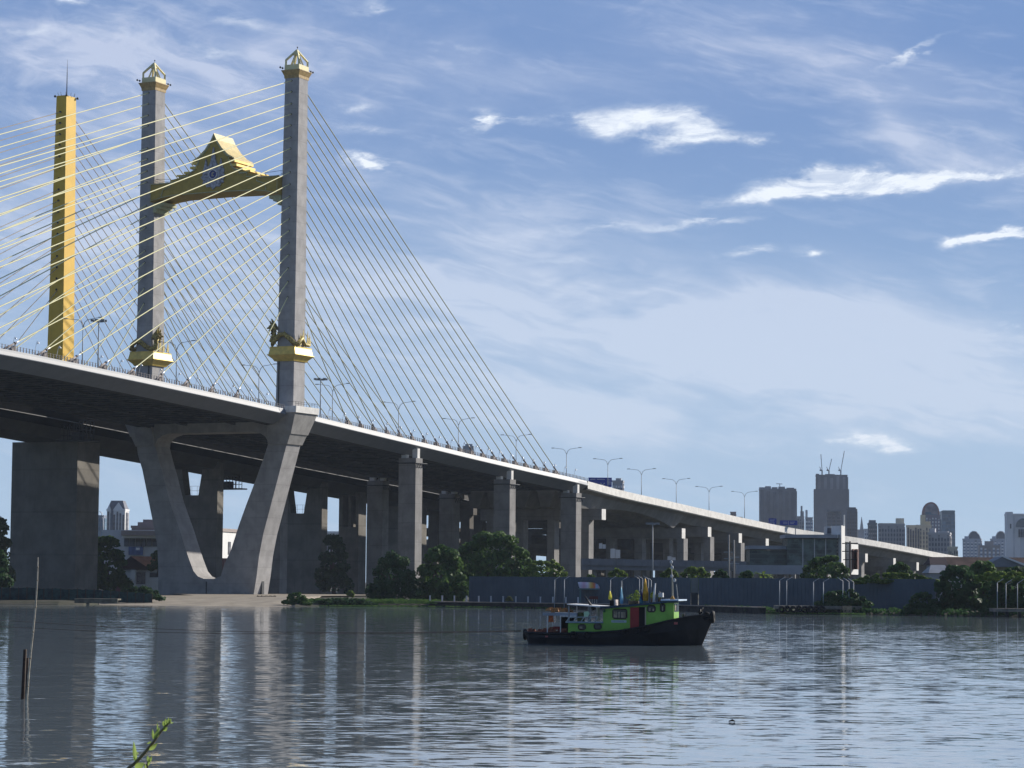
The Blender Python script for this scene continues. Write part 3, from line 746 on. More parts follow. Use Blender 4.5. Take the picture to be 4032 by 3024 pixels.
# ================================================================== approach viaduct
APR = [(180, 0.0), (215, 1.2), (260, 2.2), (330, 2.4), (385, 0.5), (430, -7.5), (480, -12.0), (540, -14.5), (620, -18), (760, -28), (900, -42)]
def ta(s): return interp(APR, s) - 2.0
via = thing('approach_viaduct', BF((300, 20, 1.0)), 'long grey concrete approach viaduct with bright white parapet sloping down to the right', 'viaduct')
sv = [181 + i * 9 for i in range(78)]
beams = [197, 270.5, 296, 327, 355, 384, 413, 442, 472, 500, 530, 562, 594]
def depth(s):
    if s <= 272:
        q = abs((s - 197) / 36.75 - 1) if s > 197 else (197 - s) / 60 + .85
        return 2.6 + 2.7 * min(1, abs(1 - (1 - q) if s > 197 else q)) ** 2.2
    return 2.9
mb = MB(BF)
rings = []
for s in sv:
    z = zt(s); t = ta(s); t2 = 2 * TC + 1.8 if s < 385 else 2 * TC + 1.8 + (ta(s) + 1.5)
    rings.append([mb.pt((s, t + a, z + b)) for a, b in ((.45, 0.05), (0, 0.05), (0, -2.25), (.5, -2.6))] + [mb.pt((s, t2 - a, z + b)) for a, b in ((.5, -2.6), (0, -2.25), (0, .05), (.45, .05))]
                 + [mb.pt((s, t2 - .45, z - 1.2)), mb.pt((s, t + .45, z - 1.2))])
for a, b in zip(rings, rings[1:]):
    for j in range(10):
        mb.cur = 1 if j == 8 else (0 if j != 3 else 2)
        mb.face([a[j], b[j], b[(j + 1) % 10], a[(j + 1) % 10]])
mb.build('road_deck', [conc_white, asphalt, conc_box], via)
gi = 0
for g0, g1, w in ((3.2, 7.4, 0), (11.5, 15.7, 0), (20, 24.2, 0), (29, 33.2, 0), (36, 40.2, 0)):
    mb = MB(BF); rr = []
    for s in [181 + i * 3 for i in range(31)] + [277 + i * 12 for i in range(50)]:
        z = zt(s) - 2.55; t = ta(s) + g0 + 1; d = depth(s)
        rr.append([mb.pt((s, t - 2.4, z)), mb.pt((s, t + 6.4, z)), mb.pt((s, t + 5.0, z - .6)), mb.pt((s, t + 3.6, z - d)), mb.pt((s, t + .6, z - d)), mb.pt((s, t - 1.2, z - .6))])
    for a, b in zip(rr, rr[1:]):
        for j in range(6): mb.face([a[j], a[(j + 1) % 6], b[(j + 1) % 6], b[j]])
    mb.face(rr[0]); mb.face(rr[-1][::-1]); mb.build('box_girder', conc_box, via)
for i, s in enumerate(beams):
    z = zt(s) - 2.55 - (depth(s) if s <= 272 else 2.9)
    t = ta(s)
    mb = MB(BF); mb.box(s - 1.6, s + 1.6, t + .9, 2 * TC + (0 if s < 390 else t), z - 3.6, z - .1)
    be = mb.build('pier_beam', conc_pier, via)
    mb = MB(BF); mb.box(s - 1.62, s + 1.62, t + .82, t + .9, z - 3.55, z - .15); mb.build('beam_end', conc_white, be)
    for tt, w in ((5.0 if s < 250 else 1.6, 2.5), (17, 2.5), (28, 2.5), (38.5, 2.5)):
        mb = MB(BF); q = t + 2 + tt if s > 390 else tt
        mb.box(s - 1.9, s + 1.9, q - w / 2, q + w / 2, .8, z - 3.6)
        mb.build('column', conc_pier, via)
for i, s in enumerate([190 + i * 12 for i in range(52)]):
    pass
# ------------------------------------------------------------------ older elevated expressway behind
exp = thing('elevated_expressway', BF((260, 80, 1.0)), 'dark tangle of older elevated expressway ramps on concrete columns under the viaduct', 'expressway')
def ramp(pts, w, d, name, m_):
    mb = MB(BF); rr = []
    for i, (s, t, z) in enumerate(pts):
        a = Vector(pts[max(i - 1, 0)][:2]); b = Vector(pts[min(i + 1, len(pts) - 1)][:2]); u = (b - a).normalized(); nrm = Vector((-u.y, u.x))
        rr.append([mb.pt((s + nrm.x * q, t + nrm.y * q, z + e)) for q, e in ((-w / 2, .9), (-w / 2, -.4), (-w / 4, -d), (w / 4, -d), (w / 2, -.4), (w / 2, .9), (w / 2 - .3, .9), (w / 2 - .3, 0), (-w / 2 + .3, 0), (-w / 2 + .3, .9))])
    for a, b in zip(rr, rr[1:]):
        for j in range(10): mb.face([a[j], b[j], b[(j + 1) % 10], a[(j + 1) % 10]])
    mb.face(rr[0]); mb.face(rr[-1][::-1])
    return mb.build(name, m_, exp)
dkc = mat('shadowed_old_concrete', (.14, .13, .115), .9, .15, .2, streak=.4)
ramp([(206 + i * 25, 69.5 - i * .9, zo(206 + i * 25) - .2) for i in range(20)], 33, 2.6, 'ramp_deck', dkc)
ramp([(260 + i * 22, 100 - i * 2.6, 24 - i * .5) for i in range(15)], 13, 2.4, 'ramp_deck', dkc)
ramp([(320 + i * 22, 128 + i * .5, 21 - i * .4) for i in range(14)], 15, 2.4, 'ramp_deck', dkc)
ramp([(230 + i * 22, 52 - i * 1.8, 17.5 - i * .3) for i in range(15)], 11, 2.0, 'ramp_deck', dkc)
rnd = random.Random(4)
for s in range(215, 640, 32):
    zb = zo(s) - 3.0
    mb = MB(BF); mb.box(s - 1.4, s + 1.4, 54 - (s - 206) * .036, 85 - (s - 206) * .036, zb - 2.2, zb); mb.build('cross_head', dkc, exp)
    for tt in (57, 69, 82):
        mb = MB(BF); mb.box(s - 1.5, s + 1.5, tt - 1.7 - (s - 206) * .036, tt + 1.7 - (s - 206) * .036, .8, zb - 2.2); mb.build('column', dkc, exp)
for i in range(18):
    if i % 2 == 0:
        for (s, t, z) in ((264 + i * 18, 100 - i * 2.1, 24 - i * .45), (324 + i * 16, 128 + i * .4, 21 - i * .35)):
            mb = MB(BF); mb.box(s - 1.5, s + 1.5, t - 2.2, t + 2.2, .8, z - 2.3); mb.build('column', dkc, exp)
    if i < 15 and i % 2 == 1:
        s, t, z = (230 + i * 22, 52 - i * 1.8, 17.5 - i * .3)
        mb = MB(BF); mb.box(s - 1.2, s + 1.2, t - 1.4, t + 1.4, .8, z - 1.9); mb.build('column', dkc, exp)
# low flyover crossing behind the fence
low = thing('low_flyover', at(2700, 2270, 690), 'low dark grey flyover running level behind the river fence', 'flyover')
mb = MB()
a = at(2290, 2199, 690); b = at(3120, 2214, 690); n_ = 24
for i in range(n_):
    p = a + (b - a) * (i / n_); q = a + (b - a) * ((i + 1) / n_)
    mb.box(p.x, q.x - .05, 690, 699, p.z - 1.75, p.z)
mb.box(a.x, b.x, 690.6, 698.4, a.z - 3.0, a.z - 1.75)
mb.build('parapet', mat('flyover_grey', (.22, .23, .25), .85, .12, .3, streak=.3), low)
for i in range(9):
    x = a.x + 3 + i * 6.6; mb = MB(); mb.box(x, x + 1.1, 692, 697, .8, a.z - 3.0); mb.build('column', conc_old, low)

# ================================================================== lamps and signs on the road
def street_lamp_proto(name, label, grp):
    r = thing(name, BF((20, 21, 48)), label, 'street lamp', grp)
    mb = MB(BF)
    mb.tube([(20, 21, 46.3), (20, 21, 58.9)], [.17, .09], 8); mb.build('pole', lamp_m, r)
    for e in (-1, 1):
        # arms reach out across the road
        mb = MB(BF)
        mb.tube([(20, 21, 58.8), (20, 21 + e * .5, 59.9), (20, 21 + e * 1.3, 60.5), (20, 21 + e * 4.6, 60.9)], [.09, .08, .07, .06], 6)
        ar = mb.build('arm', lamp_m, r)
        mb = MB(BF); mb.box(19.8, 20.2, min(21 + e * 4.3, 21 + e * 5.4), max(21 + e * 4.3, 21 + e * 5.4), 60.82, 61.02)
        mb.build('lamp_head', lamp_h, ar)
    return r
lamp_s = [(-60.4, 65.6), (-20.2, 63.7), (19.4, 61.1), (58.6, 58.9), (97.5, 56.6), (136.2, 54.2), (177.1, 51.5), (216, 49.3), (250.6, 47.4), (280.6, 45.2), (313.7, 43.1), (346.9, 41.5), (385.3, 41.0)]
lamp_where = ['just right of the yellow pylon', 'just right of the left-hand tower leg', 'just left of the right-hand tower leg', 'first to the right of the right-hand tower leg', 'second to the right of the right-hand tower leg',
              'third to the right of the right-hand tower leg', 'behind the last stay cables of the bridge', 'just right of the last stay cable', 'in front of the blue board', 'first to the right of the blue board', 'second to the right of the blue board',
              'third to the right of the blue board', 'standing next left of the wide netted tower']
proto = None
for (s, ztp), w in zip(lamp_s, lamp_where):
    if proto is None:
        proto = street_lamp_proto('street_lamp', '', 'double-arm street lamps along the bridge'); L_ = proto
    else: L_ = copy_tree(proto)
    L_.location = BF((s, 21, 48)) + Vector((0, 0, ztp - 61.0))
    L_['label'] = 'double-arm street lamp ' + w
    L_['group'] = 'double-arm street lamps along the bridge'; L_['category'] = 'street lamp'
def flood(base, h, r_, label):
    m_ = thing('floodlight_mast', base, label, 'floodlight mast', 'floodlight masts')
    mb = MB(); mb.tube([tuple(base), tuple(base + Vector((0, 0, h)))], [.2, .12], 8); mb.build('pole', lamp_m, m_)
    mb = MB(); c = base + Vector((0, 0, h)); mb.tube([tuple(c + Vector((r_ * cos(a * pi / 6), r_ * sin(a * pi / 6), -.2))) for a in range(13)], .06, 5)
    for a in range(2): mb.bar(tuple(c + Vector((r_ * cos(a * pi / 2), r_ * sin(a * pi / 2), -.2))), tuple(c - Vector((r_ * cos(a * pi / 2), r_ * sin(a * pi / 2), .2))), .1)
    mb.build('ring_frame', lamp_m, m_)
    for a in range(6):
        p = c + Vector((r_ * cos(a * pi / 3 + .3), r_ * sin(a * pi / 3 + .3), 0)); mb = MB(); mb.box(p.x - .4, p.x + .4, p.y - .3, p.y + .3, p.z - .25, p.z + .25); mb.build('lamp_head', lamp_h, m_)
flood(BF((-54, 21, 48.5)), 17.0, 1.5, 'floodlight mast with a ring of lamps beside the yellow pylon')
flood(BF((51.9, 21, 43.6)), 16.0, 1.5, 'floodlight mast just right of the right-hand tower leg')
p = at(2569, 2290, 640); t_ = at(2569, 2062, 640); flood(Vector((p.x, 640, 1.5)), t_.z - 1.5, 1.4, 'tall floodlight mast standing on the ground under the viaduct')
# gooseneck edge lights
def gn(s, label):
    r = thing('edge_light', BF((s, -1.82, zt(s))), label, 'edge light', 'small gooseneck lights along the deck edge')
    z = zt(s); mb = MB(BF)
    mb.tube([(s, -1.9, z), (s, -2.2, z + 1.4), (s + .05, -2.4, z + 2.5), (s + .25, -2.5, z + 2.85), (s + .5, -2.5, z + 2.7)], .05, 6); mb.build('pole', metal_white, r)
    mb = MB(BF); mb.lathe((s + .5, -2.5, z + 2.35), [(.24, 0), (.24, .1), (.1, .35)], 8); mb.build('lamp_head', metal_white, r)
idx = 0
for i in range(14):
    gn(-123 + i * 7.9 + 4, 'gooseneck deck light, %s from the left edge of the picture' % ORD[i])
for i in range(21):
    gn(15 + i * 7.75, 'gooseneck deck light, %s to the right of the tower' % ORD[i])

# blue board and gantry signs
def board(name, x0, x1, y0, y1, Y, label, marks, legs=True):
    a = at(x0, y0, Y); b = at(x1, y1, Y)
    r = thing(name, Vector(((a.x + b.x) / 2, Y, b.z)), label, 'road sign', None)
    mb = MB(); mb.box(a.x, b.x, Y, Y + .3, b.z, a.z); mb.build('board', sign_blue, r)
    W = b.x - a.x; H = a.z - b.z
    mb = MB()
    for (u0, v0, u1, v1) in marks: mb.box(a.x + u0 * W, a.x + u1 * W, Y - .05, Y - .003, b.z + v0 * H, b.z + v1 * H)
    mb.build('lettering', white_p, r)
    if legs:
        mb = MB()
        for u in (.1, .9): mb.box(a.x + u * W - .15, a.x + u * W + .15, Y + .3, Y + .6, b.z - 4, a.z)
        mb.build('post', lamp_m, r)
    return r
rb = board('blue_road_board', 2317, 2409, 1880, 1918, 900, 'large dark blue road board behind the viaduct parapet with a white forked arrow', [(.08, .78, .30, .84), (.36, .78, .7, .84), (.8, .3, .97, .36), (.8, .45, .97, .5), (.8, .6, .95, .65), (.8, .75, .95, .8)])
a = at(2317, 1880, 900)
mb = MB(); mb.bar((a.x + 4.9, 899.9, a.z - 3.2), (a.x + 4.9, 899.9, a.z - 2.6), .16); mb.bar((a.x + 4.9, 899.9, a.z - 2.6), (a.x + 4.1, 899.9, a.z - 1.9), .16); mb.bar((a.x + 4.9, 899.9, a.z - 2.6), (a.x + 5.7, 899.9, a.z - 1.9), .16)
mb.build('forked_arrow', white_p, rb)
board('gantry_sign', 3027, 3057, 2041, 2068, 985, 'square blue gantry sign, left of the pair above the parapet', [(.15, .75, .8, .8), (.15, .6, .7, .66), (.15, .4, .75, .46), (.62, .12, .75, .3)])
board('gantry_sign', 3071, 3140, 2049, 2068, 985, 'wide blue gantry sign with white lines, right of the pair above the parapet', [(.18, .6, .42, .68), (.18, .35, .42, .43), (.58, .62, .85, .7), (.58, .38, .8, .46), (.48, .1, .5, .9)])

# ================================================================== ground, water, banks
shore = [(-2500, 500), (-250, 502), (-104, 505.6), (-88, 506), (-84, 512), (-78, 575), (-62, 590), (-46, 575), (-42, 507), (-35.5, 513), (-15.7, 517), (0, 508), (9.3, 499.9), (21.1, 490.6), (32.2, 477.2), (43.1, 449), (60.2, 443.2), (71.2, 437.8), (86.5, 427), (200, 400), (2500, 380)]
earth = mat('river_bank_earth', (.06, .055, .04), .95, .35, .3, c2=(.03, .035, .018), bump=.6, bscale=1.5)
mb = MB(); rows = []
for x, y in shore:
    rows.append([mb.pt((x, y - 1.2, -1.0)), mb.pt((x, y, .05)), mb.pt((x, y + 2.5, .55)), mb.pt((x, y + 9, .9)), mb.pt((x, y + 70, 1.2)), mb.pt((x * 1.5, y + 600, 1.2)), mb.pt((x * 4, 9500, 1.2))])
for a, b in zip(rows, rows[1:]):
    for j in range(6): mb.face([a[j], b[j], b[j + 1], a[j + 1]])
tag(mb.build('ground', earth), 'flat dark earth of the far river bank', 'ground', kind='structure')
mb = MB(); mb.quad((-2500, 14, 0), (2500, 14, 0), (2500, 640, 0), (-2500, 640, 0))
wm = bpy.data.materials.new('river_water_surface'); wm.use_nodes = True
k = NG(wm.node_tree); b_ = k.n['Principled BSDF']
geo = k.node('ShaderNodeNewGeometry'); P = geo.outputs['Position']
b_.inputs['Base Color'].default_value = (.16, .20, .225, 1); b_.inputs['Roughness'].default_value = .04; b_.inputs['IOR'].default_value = 1.5
def sc(v3):
    n = k.node('ShaderNodeVectorMath', operation='MULTIPLY'); k.l.new(P, n.inputs[0]); n.inputs[1].default_value = v3; return n.outputs[0]
def slopes(v3, scale, detail, amt):
    n = k.node('ShaderNodeTexNoise'); n.inputs['Scale'].default_value = scale; n.inputs['Detail'].default_value = detail; n.inputs['Roughness'].default_value = .6
    k.l.new(sc(v3), n.inputs['Vector'])
    s1 = k.node('ShaderNodeVectorMath', operation='SUBTRACT'); k.l.new(n.outputs['Color'], s1.inputs[0]); s1.inputs[1].default_value = (.5, .5, .5)
    s2 = k.node('ShaderNodeVectorMath', operation='MULTIPLY'); k.l.new(s1.outputs[0], s2.inputs[0]); s2.inputs[1].default_value = amt
    return s2.outputs[0]
def vop(op, a, b):
    n = k.node('ShaderNodeVectorMath', operation=op); k.l.new(a, n.inputs[0])
    if isinstance(b, tuple): n.inputs[1].default_value = b
    else: k.l.new(b, n.inputs[1])
    return n.outputs[0]
patch = k.ramp(k.noise(sc((.010, .03, 1)), 1.0, 4.0, .55, .5), .38, .62)
amp = k.m('ADD', k.m('MULTIPLY', patch, .5), .6)
n3 = vop('ADD', slopes((.9, 1.9, 1), 1.0, 3.0, (.09, .16, 0)), slopes((.16, .42, 1), 1.0, 2.0, (.02, .045, 0)))
ampv = k.comb(amp, amp, amp)
n3 = vop('ADD', vop('MULTIPLY', n3, ampv), (0, 0, 1.0))
nn_ = k.node('ShaderNodeVectorMath', operation='NORMALIZE'); k.l.new(n3, nn_.inputs[0]); k.l.new(nn_.outputs[0], b_.inputs['Normal'])
tag(mb.build('river_water', wm), 'broad rippled grey-blue river', 'river', kind='structure')
# near bank under the camera
mb = MB(); xs = [-60 + i * 12 for i in range(11)]
prof = [(-40, 3.4), (-5, 3.4), (7, 3.3), (11, 2.4), (17, .4), (22, -1.0)]
rows = [[mb.pt((x, y, z)) for y, z in prof] for x in xs]
for a, b in zip(rows, rows[1:]):
    for j in range(5): mb.face([a[j], b[j], b[j + 1], a[j + 1]])
tag(mb.build('near_bank_ground', earth), 'near bank of the river', 'ground', kind='structure')
# concrete apron round the tower foot
mb = MB()
wz = [(-79, 500.2), (-63, 495.2), (-50, 494.4), (-44.5, 497.5), (-42.2, 505), (-43, 560)]
topz = [(-71, 585), (-64, 575), (-50, 556), (-46.5, 552), (-44.5, 556), (-43.5, 600)]
A_ = [mb.pt((x, y, -.15)) for x, y in wz]; B_ = [mb.pt((x, y, 1.55)) for x, y in topz]
for i in range(5): mb.face([A_[i], A_[i + 1], B_[i + 1], B_[i]])
C_ = [mb.pt((x, y, 1.55)) for x, y in ((-71, 585), (-90, 680), (-30, 680), (-43.5, 600))]
mb.face([B_[0], B_[1], B_[2], B_[3], B_[4], B_[5], C_[2], C_[1]])
mb.face([mb.pt((-79, 500.2, -.15)), B_[0], mb.pt((-95, 600, 1.2))])
tag(mb.build('concrete_apron', mat('apron_concrete', (.33, .285, .22), .9, .2, .25, streak=.2)), 'pale sloping concrete apron at the foot of the tower', 'apron', kind='structure')
mb = MB(); p0 = at(1014, 2349, 560)
for i in range(14): mb.tube([tuple(at(1012 + i * 5.5, 2351, 560)), tuple(at(1015 + i * 5.5, 2345 + (i % 3), 560))], .12, 5)
tag(mb.build('driftwood_line', wood_d), 'line of dark driftwood lying on the apron', 'driftwood', kind='stuff')

# quay wall, walkway with white posts, dark fence
fence_m = mat('fence_panel_bluegrey', (.075, .105, .135), .6, .10, .3, streak=.15, spec=.3)
F0 = at(1847, 2270, 531); F1 = at(2720, 2277, 485); F2 = at(3683, 2283, 452)
fz = 6.15
def fence(a, b, label, opening=None):
    r = thing('river_fence', Vector((a.x, a.y, 1.0)), label, 'fence', 'dark blue-grey sheet fences on the quay')
    d = (b - a); L = sqrt(d.x ** 2 + d.y ** 2); n_ = int(L / 2.4); u = Vector((d.x / L, d.y / L, 0)); nn = Vector((u.y, -u.x, 0))
    mb = MB()
    for i in range(n_ * 6):
        p = a + u * (L * i / (n_ * 6)); q = a + u * (L * (i + 1) / (n_ * 6)); o_ = nn * (.05 if i % 2 else 0)
        t = .04 * ((i // 6) % 2)
        v = [mb.pt((w.x + o_.x, w.y + o_.y, z)) for w, z in ((p, .7), (q, .7), (q, fz + t), (p, fz + t))]; mb.face(v)
        o2 = nn * (.05 if (i + 1) % 2 else 0)
        v = [mb.pt(x) for x in ((q.x + o_.x, q.y + o_.y, .7), (q.x + o2.x, q.y + o2.y, .7), (q.x + o2.x, q.y + o2.y, fz), (q.x + o_.x, q.y + o_.y, fz))]; mb.face(v)
    mb.build('sheet_panel', fence_m, r)
    mb = MB()
    for i in range(n_ + 1):
        p = a + u * (L * i / n_) - nn * .25; mb.box(p.x - .08, p.x + .08, p.y - .08, p.y + .08, .7, fz - .05)
    for z in (1.6, 3.4, 5.4): mb.bar((a.x - nn.x * .15, a.y - nn.y * .15, z), (b.x - nn.x * .15, b.y - nn.y * .15, z), .1)
    mb.build('frame', dark_m, r)
    return r
fence(Vector((F0.x, F0.y, 0)), Vector((F1.x, F1.y, 0)), 'dark blue-grey sheet fence on the quay, the stretch left of the grey gate panel')
ge = at(2752, 2277, 483)
fence(Vector((ge.x, ge.y, 0)), Vector((F2.x, F2.y, 0)), 'dark blue-grey sheet fence on the quay, the stretch right of the grey gate panel')
gt = thing('gate', Vector((F1.x, F1.y, 1)), 'gate in the fence, pale grey panel above a dark opening', 'gate')
mb = MB(); mb.box(F1.x, ge.x, 484, 484.15, 3.4, fz - .02); mb.build('grey_panel', mat('gate_grey', (.16, .18, .18), .7), gt)
mb = MB(); mb.box(F1.x + .05, ge.x - .05, 484.6, 484.7, .7, 3.38); mb.build('dark_door', mat('gate_dark', (.012, .03, .05), .7), gt)
# quay
qm = mat('quay_dark_concrete', (.035, .035, .035), .9, .4, 1.0, c2=(.01, .01, .012))
mb = MB(); qp = [(-16, 516.8), (-2, 509.5), (9.3, 499.7), (21.1, 490.4), (32.2, 477.0), (43.1, 448.8), (44, 448.2)]
for (x0, y0), (x1, y1) in zip(qp, qp[1:]):
    mb.hexa([(x0, y0 - .7, -.5), (x1, y1 - .7, -.5), (x1, y1 + 20, -.5), (x0, y0 + 20, -.5)], [(x0, y0 - .5, 1.0), (x1, y1 - .5, 1.0), (x1, y1 + 20, 1.0), (x0, y0 + 20, 1.0)])
quay = thing('quay_wall', Vector((5, 505, 0)), 'dark quay wall with a pale walkway along its top', 'quay')
mb.build('wall', qm, quay)
mb = MB()
for (x0, y0), (x1, y1) in zip(qp, qp[1:]):
    mb.hexa([(x0, y0 - .9, 1.004), (x1, y1 - .9, 1.004), (x1, y1 + 3, 1.004), (x0, y0 + 3, 1.004)], [(x0, y0 - .9, 1.16), (x1, y1 - .9, 1.16), (x1, y1 + 3, 1.16), (x0, y0 + 3, 1.16)])
mb.build('walkway', mat('walkway_tan', (.34, .28, .23), .9, .2, .5), quay)
def qy(x):
    for (x0, y0), (x1, y1) in zip(qp, qp[1:]):
        if x0 <= x <= x1: return y0 + (y1 - y0) * (x - x0) / (x1 - x0)
    return 500
post0 = None
for i, px_ in enumerate([1693, 1741, 1789, 1837, 1885, 1933, 1981, 2031, 2079, 2128, 2177, 2228, 2276]):
    q = at(px_, 2370, 505); q = at(px_, 2370, qy(q.x) + .4)
    if post0 is None:
        post0 = MB(); post0.box(q.x - .14, q.x + .14, q.y - .14, q.y + .14, 1.16, 2.25); post0.box(q.x - .18, q.x + .18, q.y - .18, q.y + .18, 2.25, 2.32)
        post0 = post0.build('walkway_post', mat('post_white', (.5, .52, .55), .8), None, base=(q.x, q.y, 1.16)); o_ = post0
    else:
        o_ = post0.copy(); col.objects.link(o_); o_.location = (q.x, q.y, 1.16)
    tag(o_, 'white walkway post, %s from the left in the row along the quay' % ORD[i], 'post', 'white posts along the quay walkway')
# poles with slanted arms
arm_spec = [(2403.6, 2283, 1), (2448, 2286, 1), (2517.5, 2280, -1), (2530, 2279, -1), (2553, 2281, -1), (2564, 2285, -1), (3069, 2286, 1), (3097, 2286, 1), (3202.6, 2291, 1), (3241.4, 2292, 1), (3318.4, 2288, -1), (3342.3, 2290, -1), (3360.7, 2292, -1), (3926.5, 2294, 1), (3960.6, 2297, 1), (4005.8, 2297, 1), (2184, 2283, 1), (2222, 2282, 1)]
order = sorted(range(len(arm_spec)), key=lambda i: arm_spec[i][0])
for r_, i in enumerate(order):
    px_, py_, e = arm_spec[i]
    Y = 497 if px_ < 2300 else (487 if px_ < 2600 else (445 if px_ < 3500 else 425))
    t = at(px_, py_, Y)
    o_ = thing('mooring_pole', Vector((t.x, Y, .8)), 'thin grey pole with a slanted arm, %s from the left along the quay' % ORD[r_], 'pole', 'thin poles with slanted arms on the waterfront')
    mb = MB(); mb.tube([(t.x, Y, .2), tuple(t)], .07, 6); mb.build('pole', lamp_m, o_)
    mb = MB(); mb.tube([tuple(t), (t.x + e * .95, Y - .3, t.z + .62)], .06, 6); mb.build('arm', mat('arm_grey', (.40, .42, .44), .6), o_)
# jetties
def jetty(x0, x1, y0, Y, label, tyres, end=False):
    a = at(x0, y0, Y); b = at(x1, y0, Y)
    j = thing('jetty', Vector((a.x, Y, 0)), label, 'jetty', 'low mooring jetties')
    mb = MB(); mb.box(a.x, b.x, Y, Y + 4, .9, 1.45); mb.build('deck', mat('jetty_concrete', (.20, .19, .16), .9, .3, 1), j)
    for i in range(5):
        x = a.x + (b.x - a.x) * (i + .02) / 4.2; mb = MB(); mb.box(x, x + .4, Y + .15, Y + .6, -.5, .9); mb.build('pile', qm, j)
    if end:
        c = at(3319, 2386, Y - 1); d = at(3354, 2386, Y - 1)
        mb = MB(); mb.box(c.x, d.x, Y - 1.2, Y + .0, .75, 1.5); mb.box(c.x + .05, c.x + .3, Y - 1.1, Y - .8, -.4, .75); mb.box(d.x - .3, d.x - .05, Y - 1.1, Y - .8, -.4, .75)
        mb.box((c.x + d.x) / 2 - .1, (c.x + d.x) / 2 + .1, Y - 1.1, Y - .85, -.4, .75); mb.bar((c.x + .2, Y - 1, 0), (c.x + .7, Y - 1, .75), .15); mb.bar((d.x - .2, Y - 1, 0), (d.x - .7, Y - 1, .75), .15)
        mb.build('landing_frame', mat('landing_tan', (.33, .26, .17), .9, .25, 2), j)
    return a, b
a, b = jetty(3055, 3395, 2384, 444, 'low tyre-hung jetty before the fence with a pale landing frame at its end', 12, True)
tyre_m = mat('black_rubber', (.012, .012, .013), .75, .2, 2.0)
def torus(mb, c, R, r, ax='y', n=14, m_=7, sq=1.0):
    pts = []
    for i in range(n):
        A2 = 2 * pi * i / n; ring = []
        for j in range(m_):
            B2 = 2 * pi * j / m_; rr_ = R + r * cos(B2)
            if ax == 'y': p = (c[0] + rr_ * cos(A2), c[1] + r * sin(B2) * sq, c[2] + rr_ * sin(A2))
            else: p = (c[0] + r * sin(B2) * sq, c[1] + rr_ * cos(A2), c[2] + rr_ * sin(A2))
            ring.append(mb.pt(p))
        pts.append(ring)
    for i in range(n):
        for j in range(m_): mb.face([pts[i][j], pts[(i + 1) % n][j], pts[(i + 1) % n][(j + 1) % m_], pts[i][(j + 1) % m_]], True)
k0 = None
for i in range(8):
    x = a.x + 1.0 + i * .98
    if k0 is None:
        mb = MB(); torus(mb, (x, 443.7, .85), .42, .19); k0 = mb.build('tyre_fender', tyre_m, None, base=(x, 443.7, .85)); o_ = k0
    else:
        o_ = k0.copy(); col.objects.link(o_); o_.location = (x, 443.7, .85 + .05 * (i % 2))
    tag(o_, 'black tyre fender, %s from the left on the low jetty' % ORD[i], 'tyre', 'black tyres hung on the jetty')
jetty(3912, 4120, 2392, 423, 'dark low jetty below the trees at the right edge', 4)
# green net fence and old landing at the left bank
net = thing('net_fence', at(200, 2350, 512), 'sagging dark green net fence along the left bank', 'fence')
mb = MB(); aa = at(-60, 2312, 512); bb = at(600, 2322, 520); n_ = 60; rn = random.Random(2)
tops = [aa + (bb - aa) * (i / n_) + Vector((0, 0, rn.uniform(-.12, .12) - (i / n_) ** 3 * .9)) for i in range(n_ + 1)]
for p, q in zip(tops, tops[1:]):
    mb.hexa([(p.x, p.y, .4), (q.x, q.y, .4), (q.x, q.y + .15, .4), (p.x, p.y + .15, .4)], [tuple(p), tuple(q), (q.x, q.y + .15, q.z), (p.x, p.y + .15, p.z)])
mb.build('netting', mat('green_net', (.018, .055, .055), .9, .5, 1.2, c2=(.008, .02, .03), bump=.5), net)
mb = MB()
for i in range(0, n_ + 1, 3): p = tops[i]; mb.box(p.x - .06, p.x + .06, p.y - .2, p.y - .06, .3, p.z + .1)
mb.build('post', wood_d, net)
mb = MB(); p = at(305, 2352, 507); q = at(468, 2352, 505); mb.box(p.x, q.x, 503.5, 508, .95, 1.25); mb.box(p.x, q.x, 503.6, 504, .35, .95)
ld_ = mb.build('landing_stage', mat('weathered_plank', (.15, .14, .11), .9, .25, 1), None, base=(p.x, 505, 0)); tag(ld_, 'low weathered plank landing stage below the net fence', 'landing stage')
# ================================================================== buildings
def fac(name, wall, glass, fl=3.3, frac=.42, rough=.5):
    """facade stuff: horizontal glazing bands one storey apart"""
    if name in MATS: return MATS[name]
    m = bpy.data.materials.new(name); m.use_nodes = True; k = NG(m.node_tree); b = k.n['Principled BSDF']
    geo = k.node('ShaderNodeNewGeometry'); P = geo.outputs['Position']
    sx = k.node('ShaderNodeSeparateXYZ'); k.l.new(P, sx.inputs[0])
    fr = k.m('FRACT', k.m('DIVIDE', sx.outputs[2], fl))
    band = k.m('GREATER_THAN', fr, frac)
    fx = k.m('FLOOR', k.m('DIVIDE', k.m('ADD', sx.outputs[0], sx.outputs[1]), 2.6))
    cell = k.node('ShaderNodeTexWhiteNoise', noise_dimensions='3D')
    k.l.new(k.comb(fx, k.m('FLOOR', k.m('DIVIDE', sx.outputs[2], fl)), 0.0), cell.inputs['Vector'])
    gl = k.mix(k.m('MULTIPLY', cell.outputs[0], .8), glass, tuple(min(1, x * 2.2 + .03) for x in glass))
    n_ = k.noise(P, .05, 4, .6)
    wl_ = k.mix(k.ramp(n_, .3, .7), wall, tuple(x * .8 for x in wall))
    k.l.new(k.mix(band, wl_, gl), b.inputs['Base Color']); b.inputs['Roughness'].default_value = rough
    MATS[name] = m; return m
def bframe(x0, Y, yaw):
    o = Vector((x0, Y, 0)); u = Vector((cos(yaw), sin(yaw), 0)); v = Vector((-sin(yaw), cos(yaw), 0))
    return lambda p: o + u * p[0] + v * p[1] + Vector((0, 0, p[2]))
